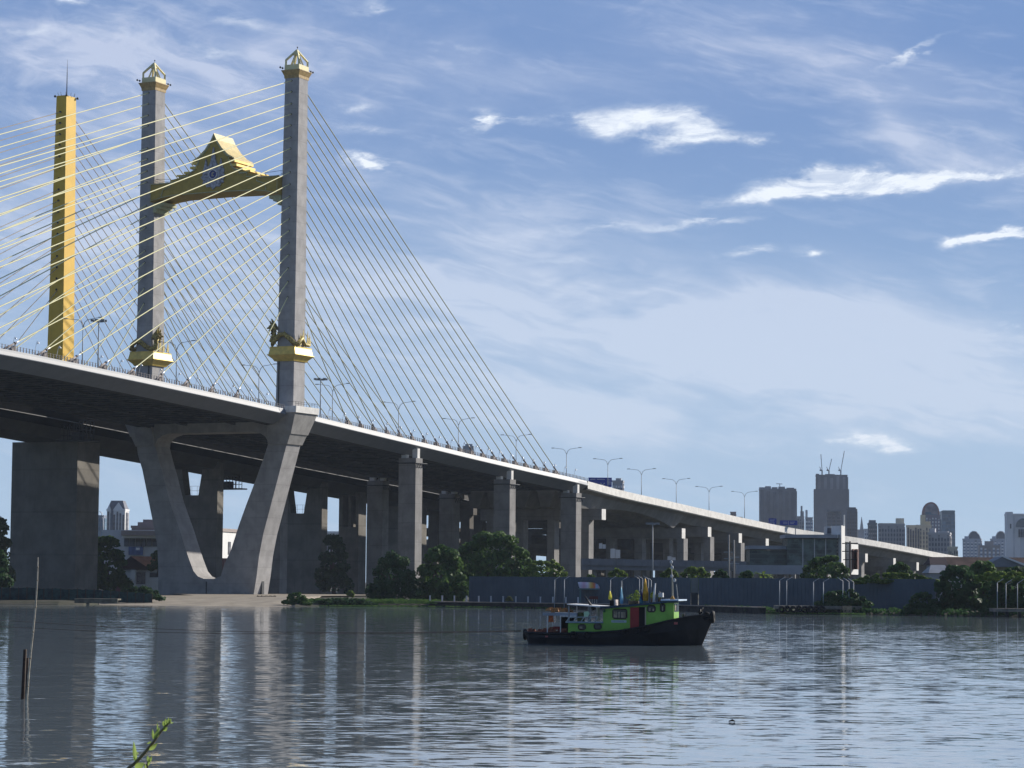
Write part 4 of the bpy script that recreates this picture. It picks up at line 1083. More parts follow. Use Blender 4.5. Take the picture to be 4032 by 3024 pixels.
def tower_block(name, label, x0, x1, y0, Y, wall, bay, depth=26, yaw=-.16, bays=6, bayfrac=.6, side_bays=2, roof=(), group=None, cat='building', relief=.5, roofm=None, zbase=1.0):
    a = at(x0, y0, Y); b = at(x1, y0, Y); W = (b.x - a.x); H = a.z
    # silhouette width = front * cos + side * sin
    fw_ = (W - depth * sin(-yaw)) / cos(yaw) if yaw < 0 else W
    F = bframe(a.x, Y, yaw)
    r = thing(name, Vector((a.x + W / 2, Y, zbase)), label, cat, group)
    mb = MB(F); mb.box(0, fw_, 0, depth, zbase, H); mb.build('body', wall, r)
    for i in range(bays):
        c = fw_ * (i + .5) / bays; w = fw_ / bays * bayfrac / 2
        mb = MB(F); mb.box(c - w, c + w, -relief, -.004, zbase + 2, H - 1.6 - (i * 7 % 3) * 1.1); mb.build('window_bay', bay, r)
    for i in range(side_bays):
        c = depth * (i + .5) / side_bays; w = depth / side_bays * bayfrac / 2
        mb = MB(F); mb.box(fw_ + .004, fw_ + relief, c - w, c + w, zbase + 2, H - 2.0); mb.build('window_bay', bay, r)
    for (u0, u1, v0, v1, h0, h1) in roof:
        mb = MB(F); mb.box(fw_ * u0, fw_ * u1, depth * v0, depth * v1, H + h0, H + h1); mb.build('roof_block', roofm or wall, r)
    mb = MB(F); mb.box(-.3, fw_ + .3, -.7, depth + .3, H - .9, H + .35); mb.build('roof_edge', wall, r)
    return r, F, fw_, H, depth
net_m = mat('construction_netting', (.22, .235, .28), .9, .30, .03, c2=(.115, .125, .16), streak=.5)
net_m2 = mat('construction_netting_dark', (.13, .14, .18), .9, .25, .03, streak=.4)
conc_far = mat('far_concrete', (.33, .31, .31), .9, .2, .03, streak=.3)
g1 = fac('grey_tower_bays', (.33, .33, .35), (.06, .07, .09)); g2 = fac('beige_tower_bays', (.46, .41, .32), (.06, .06, .06)); g3 = fac('blue_glass_bays', (.14, .20, .25), (.05, .10, .15), 3.6, .25, .3)
g4 = fac('white_band_bays', (.80, .80, .82), (.12, .15, .21), 3.4, .5); g5 = fac('dark_bays', (.12, .12, .14), (.03, .03, .04))
beige = mat('beige_wall', (.66, .60, .48), .9, .12, .04, streak=.3); greyb = mat('grey_building_wall', (.42, .42, .44), .9, .12, .04, streak=.3)
brownb = mat('brown_pink_wall', (.30, .22, .21), .9, .15, .04); whiteb = mat('far_white_wall', (.80, .79, .78), .9, .08, .04, streak=.2)

r, F, w_, H, d_ = tower_block('netted_tower', 'wide square tower wrapped in grey construction netting, left of the tallest tower', 2989, 3145, 1925, 2900, net_m, net_m2, 34, -.10, 6, .55, 2,
    [(0, .18, .1, .9, 0, 2.0), (.16, .32, .1, .9, 0, 3.2), (.34, .5, .1, .8, 0, 2.2), (.52, .7, .1, .9, 0, 2.8), (.74, .95, .1, .9, 0, 1.6)], relief=1.0)
mb = MB(F); mb.bar((w_ * .56, 10, H + 3), (w_ * .56, 10, H + 6.5), .5); mb.bar((w_ * .46, 10, H + 6.2), (w_ * .63, 10, H + 6.0), .5); mb.build('roof_crane', net_m2, r)
r, F, w_, H, d_ = tower_block('skyscraper_under_construction', 'tallest dark blue-grey tower with three cranes on its roof', 3213, 3344, 1870, 3300, net_m2, net_m, 30, -.10, 5, .45, 2,
    [(0, .1, 0, 1, 0, 1.5), (.3, .6, 0, 1, 0, 1.2)], relief=1.2)
mb = MB(F); mb.box(-2.6, w_ + 2.2, -1.5, d_, 1, H - 18); mb.box(-4.5, w_ + 3, -2.5, d_, 1, 50); mb.build('lower_setback', net_m2, r)
for cx_, t0_, jib in ((.2, 0, (-1.5, 21)), (.42, 0, (3.5, 15)), (.80, 0, (4.5, 25))):
    c = thing('tower_crane', F((w_ * cx_, 12, H)), {.2: 'left', .42: 'middle', .80: 'right'}[cx_] + ' luffing crane of the three on the tallest tower', 'crane', 'cranes on the tallest tower')
    x = w_ * cx_; mb = MB(F); mb.bar((x, 12, H), (x, 12, H + 6.5), 1.2); mb.build('mast', net_m2, c)
    mb = MB(F); mb.bar((x, 12, H + 6), (x + jib[0], 12, H + 6 + jib[1]), .6); mb.build('jib', net_m, c)
    mb = MB(F); mb.box(x - 3.0, x - .6, 11, 13, H + 5.6, H + 7.4); mb.bar((x - 1.4, 12, H + 7), (x - 3, 12, H + 11), .5); mb.build('counterweight', net_m2, c)
tower_block('dark_office_tower', 'dark blue slab tower at the right foot of the tallest tower', 3334, 3386, 2005, 2500, mat('dark_blue_wall', (.09, .11, .15), .6, .1, .05), g5, 22, -.14, 4, .5, 1, [(.1, .9, .2, .8, 0, 2)])
tower_block('dark_office_tower', 'dark glass block with a pale grey top band below the tallest tower', 3256, 3318, 2010, 2450, mat('dark_glass_wall', (.10, .12, .16), .5, .1, .05), g5, 20, -.1, 3, .7, 1, [(0, 1, 0, 1, -9, -1)], roofm=greyb)
tower_block('apartment_block', 'small stepped grey block right of the netted tower', 3138, 3172, 2034, 2400, greyb, g1, 16, -.1, 3, .5, 1, [(.55, .8, .2, .8, 0, 10), (.5, 1, .2, .8, 0, 5)])
tower_block('apartment_block', 'grey block with balcony rows just left of the tallest tower', 3172, 3206, 2038, 2350, greyb, g4, 16, -.1, 3, .6, 1, [(.0, .3, .2, .8, 0, 7)])
# slender spire behind
sp = at(3395, 2040, 3000); r = thing('spired_tower', Vector((sp.x, 3000, 1)), 'slim grey tower topped by a needle spire', 'building')
mb = MB(); mb.box(sp.x - 4.5, sp.x + 4.5, 3000, 3012, 1, at(3395, 2085, 3000).z); mb.build('body', greyb, r)
mb = MB(); z0 = at(3395, 2085, 3000).z; mb.taper((sp.x - 2, sp.x + 2, 3003, 3007), z0, (sp.x - .2, sp.x + .2, 3004.8, 3005.2), at(3395, 2035, 3000).z); mb.build('spire', greyb, r)
tower_block('apartment_block', 'low pale block between the needle spire and the condominium row', 3404, 3425, 2083, 2300, whiteb, g4, 12, -.1, 2, .5, 1)
tower_block('office_tower', 'dark grey block with a roof frame, left end of the condominium row', 3420, 3462, 2060, 2100, mat('slate_wall', (.17, .19, .22), .7, .1, .05), g1, 20, -.1, 4, .6, 1, [(.1, .9, .2, .8, 0, 2.6)])
tower_block('condominium', 'broad beige-grey condominium with vertical fins, longest of the row', 3459, 3570, 2064, 1900, greyb, g1, 16, -.12, 9, .55, 2, [(.68, .99, .2, .9, 0, 4.5), (0, 1, 0, .4, 0, .8)], roofm=beige)
tower_block('condominium', 'condominium with a white balcony stack right of the longest one', 3571, 3630, 2069, 1950, beige, g5, 16, -.12, 5, .6, 1)
tower_block('condominium', 'beige condominium with cream roof boxes below the domed tower', 3607, 3680, 2068, 2000, beige, g2, 20, -.14, 5, .5, 2, [(.3, .62, .1, .9, 0, 8), (.62, .95, .2, .9, 0, 3)], roofm=mat('cream_wall', (.62, .56, .40), .9, .1, .1))
tower_block('condominium', 'grey-beige condominium nearest the ramp end with a sunlit cream right side', 3655, 3760, 2098, 1700, greyb, g1, 18, -.22, 7, .55, 3, [(.05, .3, .2, .8, 0, 3), (.5, .9, .2, .8, 0, 1)])
tower_block('condominium', 'lowest beige block with striped balconies at the right end of the row', 3733, 3782, 2154, 1600, beige, g2, 14, -.15, 5, .5, 1)
# domed tower
r, F, w_, H, d_ = tower_block('domed_tower', 'tower with a tall reddish rounded arch crown', 3632, 3706, 2028, 2600, mat('violet_grey_wall', (.22, .20, .25), .8, .15, .05), g4, 18, -.06, 6, .4, 1)
mb = MB(F); pr_ = [(-.1, 0)]; R_ = w_ * .48
for i in range(21):
    A_2 = pi * (1 - i / 20); pr_.append((w_ * .5 + R_ * cos(A_2), 12.4 * sin(A_2) ** .85 * 1.0))
arch = [(w_ * .5 + R_ * cos(pi * (1 - i / 24)), H + 13.2 * max(0, sin(pi * (1 - i / 24))) ** .9) for i in range(25)]
mb.prism(arch, 2, 12, 1); mb.build('arch_crown', mat('red_brown_crown', (.30, .14, .13), .8, .2, .1), r)
mb = MB(F); arch2 = [(w_ * .5 + R_ * .8 * cos(pi * (1 - i / 24)), H + 11.4 * max(0, sin(pi * (1 - i / 24))) ** .9) for i in range(25)]
mb.prism(arch2, 1.4, 1.99, 1); mb.build('crown_face', mat('crown_face_grey', (.28, .25, .28), .8, .3, .2, streak=.6), r)
mb = MB(F); mb.box(w_ * .2, w_ * .5, .6, 1.39, H + .6, H + 3); mb.box(w_ * .5, w_ * .8, .6, 1.39, H - 3, H + 1); mb.build('crown_window', g3, r)
mb = MB(F); mb.box(w_ * .95, w_ * 1.08, 3, 14, 1, H - 4); mb.box(w_ * 1.08, w_ * 1.22, 3, 14, 1, H - 14); mb.build('side_step', g3, r)
tower_block('glass_tower', 'plain blue-green glass slab right behind the domed tower', 3708, 3766, 2013, 2700, mat('blue_glass_wall', (.10, .17, .22), .35, .08, .05), g3, 24, -.08, 3, .85, 1, [(.08, 1, 0, 1, 0, 1)])
for nm, x0, x1, yy in (('left of the two domed-roof condominiums', 3790, 3880, 2122), ('right of the two domed-roof condominiums', 3899, 3984, 2122)):
    r, F, w_, H, d_ = tower_block('condominium', 'white-banded ' + nm, x0, x1, yy, 2800, mat('blue_grey_wall', (.48, .51, .58), .8, .1, .05), g4, 26, -.2, 5, .55, 3, [(.1, .35, .1, .9, 0, 3)], 'twin domed-roof condominiums')
    mb = MB(F); mb.prism([(w_ * .3, H), (w_ * .34, H + 3.8), (w_ * .42, H + 6.4), (w_ * .55, H + 8), (w_ * .72, H + 7.6), (w_ * .86, H + 4.5), (w_ * .95, H)], 3, 20, 1); mb.build('curved_roof', mat('slate_roof', (.12, .13, .16), .7), r)
    mb = MB(F); mb.tube([(w_ * .30, 2.8, H + .4), (w_ * .34, 2.8, H + 4.2), (w_ * .42, 2.8, H + 6.8), (w_ * .55, 2.8, H + 8.4), (w_ * .72, 2.8, H + 8.0), (w_ * .88, 2.8, H + 4.6), (w_ * .97, 2.8, H)], .5, 5); mb.build('roof_rim', whiteb, r)
tower_block('apartment_block', 'low pinkish block between the twin domed-roof condominiums', 3856, 3942, 2148, 2300, mat('pink_grey_wall', (.34, .31, .31), .9, .1, .05), g4, 14, -.1, 5, .5, 1, [(.3, .7, .2, .8, 0, 4)])
r, F, w_, H, d_ = tower_block('white_residential_tower', 'pale stone residential tower at the right edge of the picture', 3968, 4125, 2024, 1800, whiteb, mat('pale_stone_bay', (.68, .68, .69), .9, .1, .1, streak=.3), 20, -.08, 4, .4, 1, [(.14, 1, .2, .9, -.5, -.1)])
mb = MB(F); mb.box(-.8, w_ * .13, -1.4, 10, 1, H + 1.5); mb.box(-1.2, -.2, -1, 8, 1, H - 11); mb.build('corner_bay', whiteb, r)
for u, z_, ww, hh_ in ((.27, 16, 1.4, 5.5), (.33, 16, 1.4, 5.5), (.40, 16, 1.4, 5.5), (.47, 16, 1.4, 5.5), (.05, 10, .9, 3.2)):
    mb = MB(F); mb.box(w_ * u, w_ * u + ww, -1.6, -1.35, H - z_, H - z_ + hh_); mb.build('window', g5, r)
mb = MB(F); mb.prism([(w_ * .2 + 5 * cos(pi * i / 12) + 5, H - 9 + 6 * sin(pi * i / 12)) for i in range(13)], -1.3, -1.1, 1); mb.build('arched_window', mat('arch_glass', (.2, .22, .24), .5), r)
# small far ones peeping over the bridge
tower_block('far_building', 'small brown-pink building on the horizon above the viaduct', 2877, 2900, 2016, 3000, brownb, g5, 12, -.05, 2, .3, 1)
tower_block('far_building', 'low grey rooftop just right of the small brown-pink building', 2893, 2925, 2036, 2800, greyb, g5, 12, -.05, 3, .5, 1)
tower_block('far_building', 'grey banded round-topped building beside the blue road board', 2411, 2460, 1893, 1900, greyb, g4, 14, -.1, 4, .6, 1, [(.3, .8, .2, .8, 0, 2)])
tower_block('far_building', 'faint bluish building top between the last stay cables', 1823, 1866, 1757, 2600, mat('blue_far_wall', (.20, .25, .31), .8), g3, 14, -.05, 4, .5, 1, [(.2, .9, .2, .8, 0, 2.5)])
# towers seen below the bridge on the left
r, F, w_, H, d_ = tower_block('residential_tower', 'tower with a dark mansard crown between the pylon pier and the left leg', 421, 500, 2006, 1900, whiteb, g5, 12, -.10, 6, .5, 1)
mb = MB(F); mb.taper((0, w_, 0, d_), H, (w_ * .18, w_ * .82, d_ * .2, d_ * .8), H + 6.6); mb.build('mansard_roof', mat('slate_roof2', (.10, .11, .15), .6), r)
mb = MB(F); mb.prism([(w_ * .35, H), (w_ * .62, H + 5), (w_ * .9, H)], -.3, 4, 1); mb.prism([(0, H), (w_ * .12, H + 3.5), (w_ * .22, H)], -.3, 4, 1); mb.build('gable', whiteb, r)
mb = MB(F); mb.box(w_ * .24, w_ * .36, -1.0, 0, 1, H + 3); mb.build('dark_shaft', mat('slate_wall2', (.10, .11, .15), .6), r)
r, F, w_, H, d_ = tower_block('office_tower', 'blue-grey tower with a curved white fin half hidden by the pylon pier', 376, 413, 2030, 2100, mat('blue_slate_wall', (.20, .24, .32), .6), g3, 12, -.08, 3, .6, 1)
mb = MB(F); mb.tube([(w_ * .5, -.6, H + 3.5), (w_ * .8, -.6, H + 2), (w_ * .95, -.6, H - 4), (w_ * 1.0, -.6, H - 12)], .4, 5); mb.build('curved_fin', whiteb, r)
tower_block('hotel_block', 'long brownish-grey stepped roof block behind the left leg', 518, 640, 2072, 1300, brownb, mat('brown_roof', (.22, .18, .19), .9, .2, .1), 24, 0, 5, .2, 0, [(.15, .9, .2, .8, 0, 2.2), (.3, .7, .3, .7, 2.2, 3.6)])
# market hall with dark glass strip
ha = at(405, 2086, 900); hb_ = at(660, 2086, 900); r = thing('market_hall', Vector(((ha.x + hb_.x) / 2, 900, 1)), 'white hall with a brown roof strip and dark window band behind the small house', 'hall')
mb = MB(); mb.box(ha.x, hb_.x, 900, 930, 1, ha.z); mb.build('wall', offwhite, r)
q0 = at(482, 2090, 896); q1 = at(660, 2110, 896); mb = MB(); mb.box(q0.x, q1.x, 893, 899.9, q1.z, q0.z); mb.build('canopy_roof', mat('brown_strip', (.30, .24, .21), .8), r)
q2 = at(482, 2118, 896); mb = MB(); mb.box(q0.x, q1.x, 895, 899.9, q2.z, q1.z - .003); mb.build('white_fascia', white_p, r)
q3 = at(482, 2150, 896); 
for i in range(8):
    a_ = q0.x + (q1.x - q0.x) * i / 8; mb = MB(); mb.box(a_ + .15, a_ + (q1.x - q0.x) / 8 - .15, 899.4, 899.95, q3.z, q2.z - .1); mb.build('window', g5, r)
q4 = at(505, 2152, 898); q5 = at(560, 2185, 898); mb = MB(); mb.box(q4.x, q5.x, 898.8, 899.9, q5.z, q4.z); mb.build('blue_billboard', mat('faded_blue_board', (.10, .15, .32), .7, .3, .6), r)
q6 = at(534, 2156, 898); q7 = at(549, 2166, 898); mb = MB(); mb.box(q6.x, q7.x, 898.6, 898.79, q7.z, q6.z); mb.build('white_emblem', white_p, r)
# white hall between the legs
ha = at(1160, 2090, 1000); hb_ = at(1232, 2104, 1000)
# small house, dark gable toward us, lit red roof slope on the right
hx0, hx1 = at(455, 2230, 720).x, at(640, 2230, 720).x
ez = at(470, 2241, 720).z; rz = at(512, 2190, 720).z
r = thing('small_house', Vector(((hx0 + hx1) / 2, 720, 1)), 'white house with a terracotta roof and dark gable under the bridge', 'house')
mb = MB(); g0 = at(468, 2241, 720).x; g1_ = at(640, 2241, 720).x; mb.box(g0, g1_, 720, 730, 1, ez); mb.build('wall', white_p, r)
mb = MB(); ga, gb, gc = at(458, 2242, 718).x, at(591, 2242, 718).x, at(512, 2190, 718).x
mb.face([mb.pt(p) for p in ((ga, 718.2, ez), (gb, 718.2, ez), (gc, 719.2, rz))]); mb.face([mb.pt(p) for p in ((ga, 718.2, ez - .15), (gb, 718.2, ez - .15), (gb, 718.2, ez), (ga, 718.2, ez))])
mb.build('dark_gable', mat('shaded_tile', (.045, .018, .02), .8), r)  # shade of the unlit gable is put into its tile colour
mb = MB(); mb.face([mb.pt(p) for p in ((gc, 719.2, rz), (gb, 718.2, ez), (hx1 + 6, 718.2, ez), (hx1 + 6, 722.5, rz))]); mb.face([mb.pt(p) for p in ((gc, 719.2, rz), (hx1 + 6, 722.5, rz), (hx1 + 6, 733, ez), (ga - 1, 733, ez))]); mb.face([mb.pt(p) for p in ((gc, 719.2, rz), (ga, 718.2, ez), (ga - 1, 733, ez))])
mb.build('roof', mat('terracotta_roof', (.52, .24, .15), .8, .15, .6), r)
for (wx0, wx1, wy0, wy1, mm) in ((481, 490, 2257, 2275, g5), (533, 572, 2252, 2300, mat('grille_grey', (.28, .25, .26), .8, .3, 2)), (590, 640, 2254, 2273, g5)):
    u0, u1 = at(wx0, wy0, 719.9), at(wx1, wy1, 719.9); mb = MB(); mb.box(u0.x, u1.x, 719.8, 719.99, u1.z, u0.z); mb.build('window', mm, r)
u0, u1 = at(440, 2286, 716), at(515, 2318, 716); mb = MB(); mb.box(u0.x, u1.x, 716, 719.9, 1, u0.z); mb.build('porch_wall', mat('brick_red_wall', (.22, .10, .08), .9), r)
mb = MB(); mb.box(u0.x - .3, u1.x + .1, 715.5, 719.9, u0.z + .003, u0.z + .5); mb.build('porch_roof', grey_w, r)
u0, u1 = at(517, 2243, 717), at(530, 2320, 717); mb = MB(); mb.box(u0.x, u1.x, 716.6, 719.9, 1, u0.z); mb.build('chimney_wall', white_p, r)
r = thing('white_hall', at(1190, 2330, 800), 'bright white hall with a narrow window seen between pier and right leg', 'hall')
hz_ = at(876, 2092, 1000).z
mb = MB(); mb.hexa([(-114, 996, 1), (-100.5, 1062, 1), (-125, 1070, 1), (-139, 1004, 1)], [(-114, 996, hz_), (-100.5, 1062, hz_), (-125, 1070, hz_), (-139, 1004, hz_)]); mb.build('wall', white_p, r)
mb = MB(); mb.hexa([(-113.7, 995, hz_), (-100, 1062, hz_), (-125, 1071, hz_), (-139.5, 1004, hz_)], [(-118, 1000, hz_ + 1.6), (-105, 1062, hz_ + 1.6), (-122, 1068, hz_ + 1.6), (-134, 1006, hz_ + 1.6)]); mb.build('roof', mat('pale_brown_roof', (.4, .33, .27), .8), r)
mb = MB(); mb.hexa([(-110.2, 1014, 15), (-109.6, 1017, 15), (-109.5, 1017, 15), (-110.1, 1014, 15)], [(-110.2, 1014, 20), (-109.6, 1017, 20), (-109.5, 1017, 20), (-110.1, 1014, 20)]); mb.build('window', g5, r)
mb = MB(); mb.box(-124, -92, 985, 994, 1, at(900, 2198, 985).z); mb.build('annex', mat('brick_annex', (.16, .07, .06), .9), r)

# office with teal glass in front of the viaduct
r = thing('glass_office', Vector((72, 640, 1)), 'grey-roofed office with reflecting teal glass and a white stair tower below the ramp', 'office building')
teal = bpy.data.materials.new('teal_glass'); teal.use_nodes = True; k = NG(teal.node_tree); b_ = k.n['Principled BSDF']
geo = k.node('ShaderNodeNewGeometry'); P = geo.outputs['Position']; sx = k.node('ShaderNodeSeparateXYZ'); k.l.new(P, sx.inputs[0])
mull = k.m('LESS_THAN', k.m('FRACT', k.m('DIVIDE', sx.outputs[2], 1.25)), .14)
cell = k.node('ShaderNodeTexWhiteNoise', noise_dimensions='2D'); k.l.new(k.comb(k.m('FLOOR', k.m('DIVIDE', sx.outputs[0], 1.3)), k.m('FLOOR', k.m('DIVIDE', sx.outputs[2], 2.5)), 0.0), cell.inputs['Vector'])
gc_ = k.mix(k.ramp(k.noise(P, .35, 4, .65), .42, .62), (.012, .025, .03), (.13, .19, .17)); gc_ = k.mix(k.m('MULTIPLY', cell.outputs[0], .5), gc_, (.05, .08, .08))
k.l.new(k.mix(mull, gc_, (.10, .13, .13)), b_.inputs['Base Color']); b_.inputs['Roughness'].default_value = .25
def rect(x0, x1, y0, y1, Y): a, b = at(x0, y0, Y), at(x1, y1, Y); return a.x, b.x, b.z, a.z
def slab(x0, x1, y0, y1, Y, d, m_, name, parent=None):
    a, b, z0, z1 = rect(x0, x1, y0, y1, Y); mb = MB(); mb.box(a, b, Y, Y + d, z0, z1); return mb.build(name, m_, parent or r)
slab(3100, 3296, 2120, 2262, 640, 12, teal, 'glass_front'); slab(3094, 3297, 2104, 2119, 638.4, 14, grey_w, 'roof_slab')
slab(2952, 3096, 2165, 2262, 644, 10, teal, 'glass_wing'); slab(2950, 3097, 2148, 2163, 642.6, 12, grey_w, 'wing_roof_slab')
for px_ in (3160, 3206, 3250): slab(px_, px_ + 2.5, 2120, 2240, 639.9, .1, white_p, 'mullion')
def skew(x0, x1, y0, y1, Y, d, m_, name, parent=None):
    """block whose visible face turns to the sun on the right"""
    a = at(x0, y0, Y); b = at(x1, y0, Y); z1 = a.z; z0 = at(x0, y1, Y).z
    mb = MB(); W = b.x - a.x; e = W * 2.6
    mb.hexa([(a.x, Y, z0), (b.x, Y + e, z0), (b.x - 3, Y + e + 3, z0), (a.x - .5, Y + 3, z0)], [(a.x, Y, z1), (b.x, Y + e, z1), (b.x - 3, Y + e + 3, z1), (a.x - .5, Y + 3, z1)])
    return mb.build(name, m_, parent or r)
skew(3297, 3314, 2104, 2119, 638.4, 3, white_p, 'roof_slab_end')
for i in range(8): skew(3297, 3313, 2126 + i * 15, 2133 + i * 15, 640, 2, white_p, 'louvre')
skew(3297.5, 3312, 2120, 2240, 641, 2, g5, 'side_glass')
slab(3256, 3313, 2071, 2104, 645, 6, offwhite, 'stair_tower'); slab(3258, 3274, 2079, 2100, 644.8, .15, g5, 'window')
skew(3313, 3334, 2069, 2262, 638, 4, white_p, 'stair_tower_side')
slab(3333, 3348, 2140, 2262, 646, 6, grey_w, 'rear_wall')
e_ = skew(3352, 3394, 2142, 2262, 645, 5, white_p, 'slotted_wall')
for (x0, x1) in ((3360, 3369), (3376, 3385)):
    o2 = skew(x0, x1, 2162, 2242, 644.6, 1, mat('slot_dark', (.12, .05, .04), .8, .3, 2), 'slot_window')
slab(2900, 3160, 2224, 2262, 636, 3, grey_w, 'podium_wall')
mb = MB(); q = at(3324, 2069, 640); mb.bar((q.x, 640, q.z), (q.x, 640, q.z + 2.6), .3); mb.build('mast', white_p, r)

# old wooden-roofed houses at the right
def gable_house(name, label, x0, x1, ye, yr, Y, roofm, wallm, ridge=(.0, 1.0)):
    a = at(x0, ye, Y); b = at(x1, ye, Y); zr = at(x0, yr, Y + 4).z; W = b.x - a.x
    r = thing(name, Vector(((a.x + b.x) / 2, Y, 1)), label, 'house')
    mb = MB(); mb.box(a.x + .5, b.x - .5, Y + .6, Y + 8, 1, a.z); mb.build('wall', wallm, r)
    mb = MB(); p = [(a.x, Y, a.z), (b.x, Y, a.z), (a.x + W * ridge[1], Y + 4, zr), (a.x + W * ridge[0], Y + 4, zr), (a.x, Y + 9, a.z), (b.x, Y + 9, a.z)]
    i = [mb.pt(x) for x in p]; mb.face([i[0], i[1], i[2], i[3]]); mb.face([i[3], i[2], i[5], i[4]]); mb.face([i[0], i[3], i[4]]); mb.face([i[1], i[5], i[2]])
    mb.build('roof', roofm, r)
    return r
brown_t = mat('brown_tile', (.17, .10, .07), .85, .25, .4); dark_t = mat('dark_brown_tile', (.05, .03, .035), .85)
gable_house('long_house', 'long brown-roofed house behind the trees at the right', 3728, 4120, 2232, 2193, 560, brown_t, offwhite)
gable_house('dark_roofed_house', 'dark-roofed house at the end of the descending ramp', 3662, 3735, 2223, 2193, 545, dark_t, grey_w, (.12, .97))
gable_house('shed', 'low shed with a pale grey sheet roof below the dark-roofed house', 3656, 3742, 2256, 2224, 530, mat('pale_sheet_roof', (.30, .32, .35), .7), grey_w, (.25, .9))
r = thing('grey_gabled_house', Vector((at(3930, 2240, 500).x, 500, 1)), 'grey gabled house with a white verge board among the trees at the right edge', 'house')
a, b, c = at(3868, 2232, 500), at(4030, 2232, 500), at(3948, 2192, 500)
mb = MB(); mb.prism([(a.x, a.z), (b.x + 1, b.z), (c.x, c.z)], 500, 508, 1); mb.build('roof', mat('grey_sheet_roof', (.22, .235, .26), .8), r)
mb = MB(); mb.box(a.x + 1, b.x, 501, 508, 1, a.z - .003); mb.build('wall', mat('ochre_house_wall', (.30, .27, .17), .9), r)
mb = MB(); mb.hexa([(c.x, 499.6, c.z - .1), (b.x + 1.4, 499.6, b.z - .3), (b.x + 1.4, 508.5, b.z - .3), (c.x, 508.5, c.z - .1)], [(c.x, 499.6, c.z + .2), (b.x + 1.4, 499.6, b.z + .15), (b.x + 1.4, 508.5, b.z + .15), (c.x, 508.5, c.z + .2)]); mb.build('verge_board', white_p, r)
# billboards under the viaduct
for (x0, x1, y0, y1, lb) in ((2404, 2442, 2160, 2198, 'white double-leaf panel standing under the viaduct'), (2359, 2385, 2139, 2160, 'small pale board at the far left under the viaduct'), (2629, 2660, 2190, 2206, 'white van-sized box on the low flyover')):
    a, b = at(x0, y0, 702), at(x1, y1, 702); o_ = thing('notice_board', Vector(((a.x + b.x) / 2, 702, b.z)), lb, 'board')
    mb = MB(); mb.box(a.x, (a.x + b.x) / 2 - .05, 702, 703, b.z, a.z); mb.build('panel', offwhite, o_)
    mb = MB(); mb.box((a.x + b.x) / 2 + .05, b.x, 702, 703, b.z, a.z - .3); mb.build('panel', offwhite, o_)
# dock shelter with a striped barrel roof, on the quay behind the boat
a, b = at(2275, 2316, 505), at(2392, 2316, 505); zt_ = at(2300, 2293, 505).z
sh = thing('dock_shelter', Vector(((a.x + b.x) / 2, 503, 1.1)), 'small quay shelter with a striped rainbow barrel roof', 'shelter')
stripe = bpy.data.materials.new('rainbow_roof'); stripe.use_nodes = True; k = NG(stripe.node_tree); b_ = k.n['Principled BSDF']
geo = k.node('ShaderNodeNewGeometry'); sx = k.node('ShaderNodeSeparateXYZ'); k.l.new(geo.outputs['Position'], sx.inputs[0])
tt = k.m('DIVIDE', k.m('SUBTRACT', sx.outputs[0], a.x), b.x - a.x); rp = k.node('ShaderNodeValToRGB'); k.l.new(tt, rp.inputs[0])
cr = rp.color_ramp; cr.elements[0].position = 0; cr.elements[0].color = (.5, .55, .62, 1); cr.elements[1].position = 1; cr.elements[1].color = (.5, .6, .7, 1)
for p_, c_ in ((.2, (.55, .3, .38, 1)), (.32, (.6, .55, .6, 1)), (.42, (.75, .5, .08, 1)), (.55, (.7, .13, .04, 1)), (.62, (.3, .5, .68, 1)), (.75, (.65, .28, .2, 1)), (.86, (.35, .55, .68, 1))):
    e_ = cr.elements.new(p_); e_.color = c_
k.l.new(rp.outputs[0], b_.inputs['Base Color']); b_.inputs['Roughness'].default_value = .6
mb = MB(); Hh = zt_ - a.z; n_ = 10
for i in range(n_):
    A0, A1_ = pi * i / n_, pi * (i + 1) / n_
    p0, p1 = (505 - 2.2 * cos(A0), a.z + Hh * sin(A0)), (505 - 2.2 * cos(A1_), a.z + Hh * sin(A1_))
    mb.hexa([(a.x + .3 * (1 - sin(A0)), p0[0], p0[1]), (b.x, p0[0], p0[1]), (b.x, p1[0], p1[1]), (a.x + .3 * (1 - sin(A1_)), p1[0], p1[1])], [(a.x + .3, p0[0], p0[1] + .06), (b.x, p0[0], p0[1] + .06), (b.x, p1[0], p1[1] + .06), (a.x + .3, p1[0], p1[1] + .06)])
mb.build('barrel_roof', stripe, sh)
tl = mat('teal_paint', (.10, .20, .22), .6)
for x in (a.x + .5, b.x - .4):
    for y in (503, 507): mb = MB(); mb.bar((x, y, 1.1), (x, y, a.z), .16); mb.build('post', tl, sh)
mb = MB(); mb.box(a.x + .2, b.x + .3, 502.8, 507.2, a.z - .25, a.z - .004); mb.build('eaves_beam', tl, sh)
mb = MB(); mb.box(a.x + 2.2, b.x - .6, 503.2, 503.35, 1.9, 2.5); mb.build('railing_panel', mat('red_brown_board', (.14, .04, .04), .8), sh)
for i in range(9): mb = MB(); x = a.x + 2.3 + i * .45; mb.bar((x, 503.2, 1.1), (x, 503.2, 1.9), .06); mb.build('baluster', white_p, sh)
# low tail wall / far skyline strip on the horizon
tower_block('far_building', 'row of low pale roofs on the horizon in the gap beside the old pier', 1287, 1340, 2094, 1700, whiteb, g5, 20, 0, 5, .4, 0)

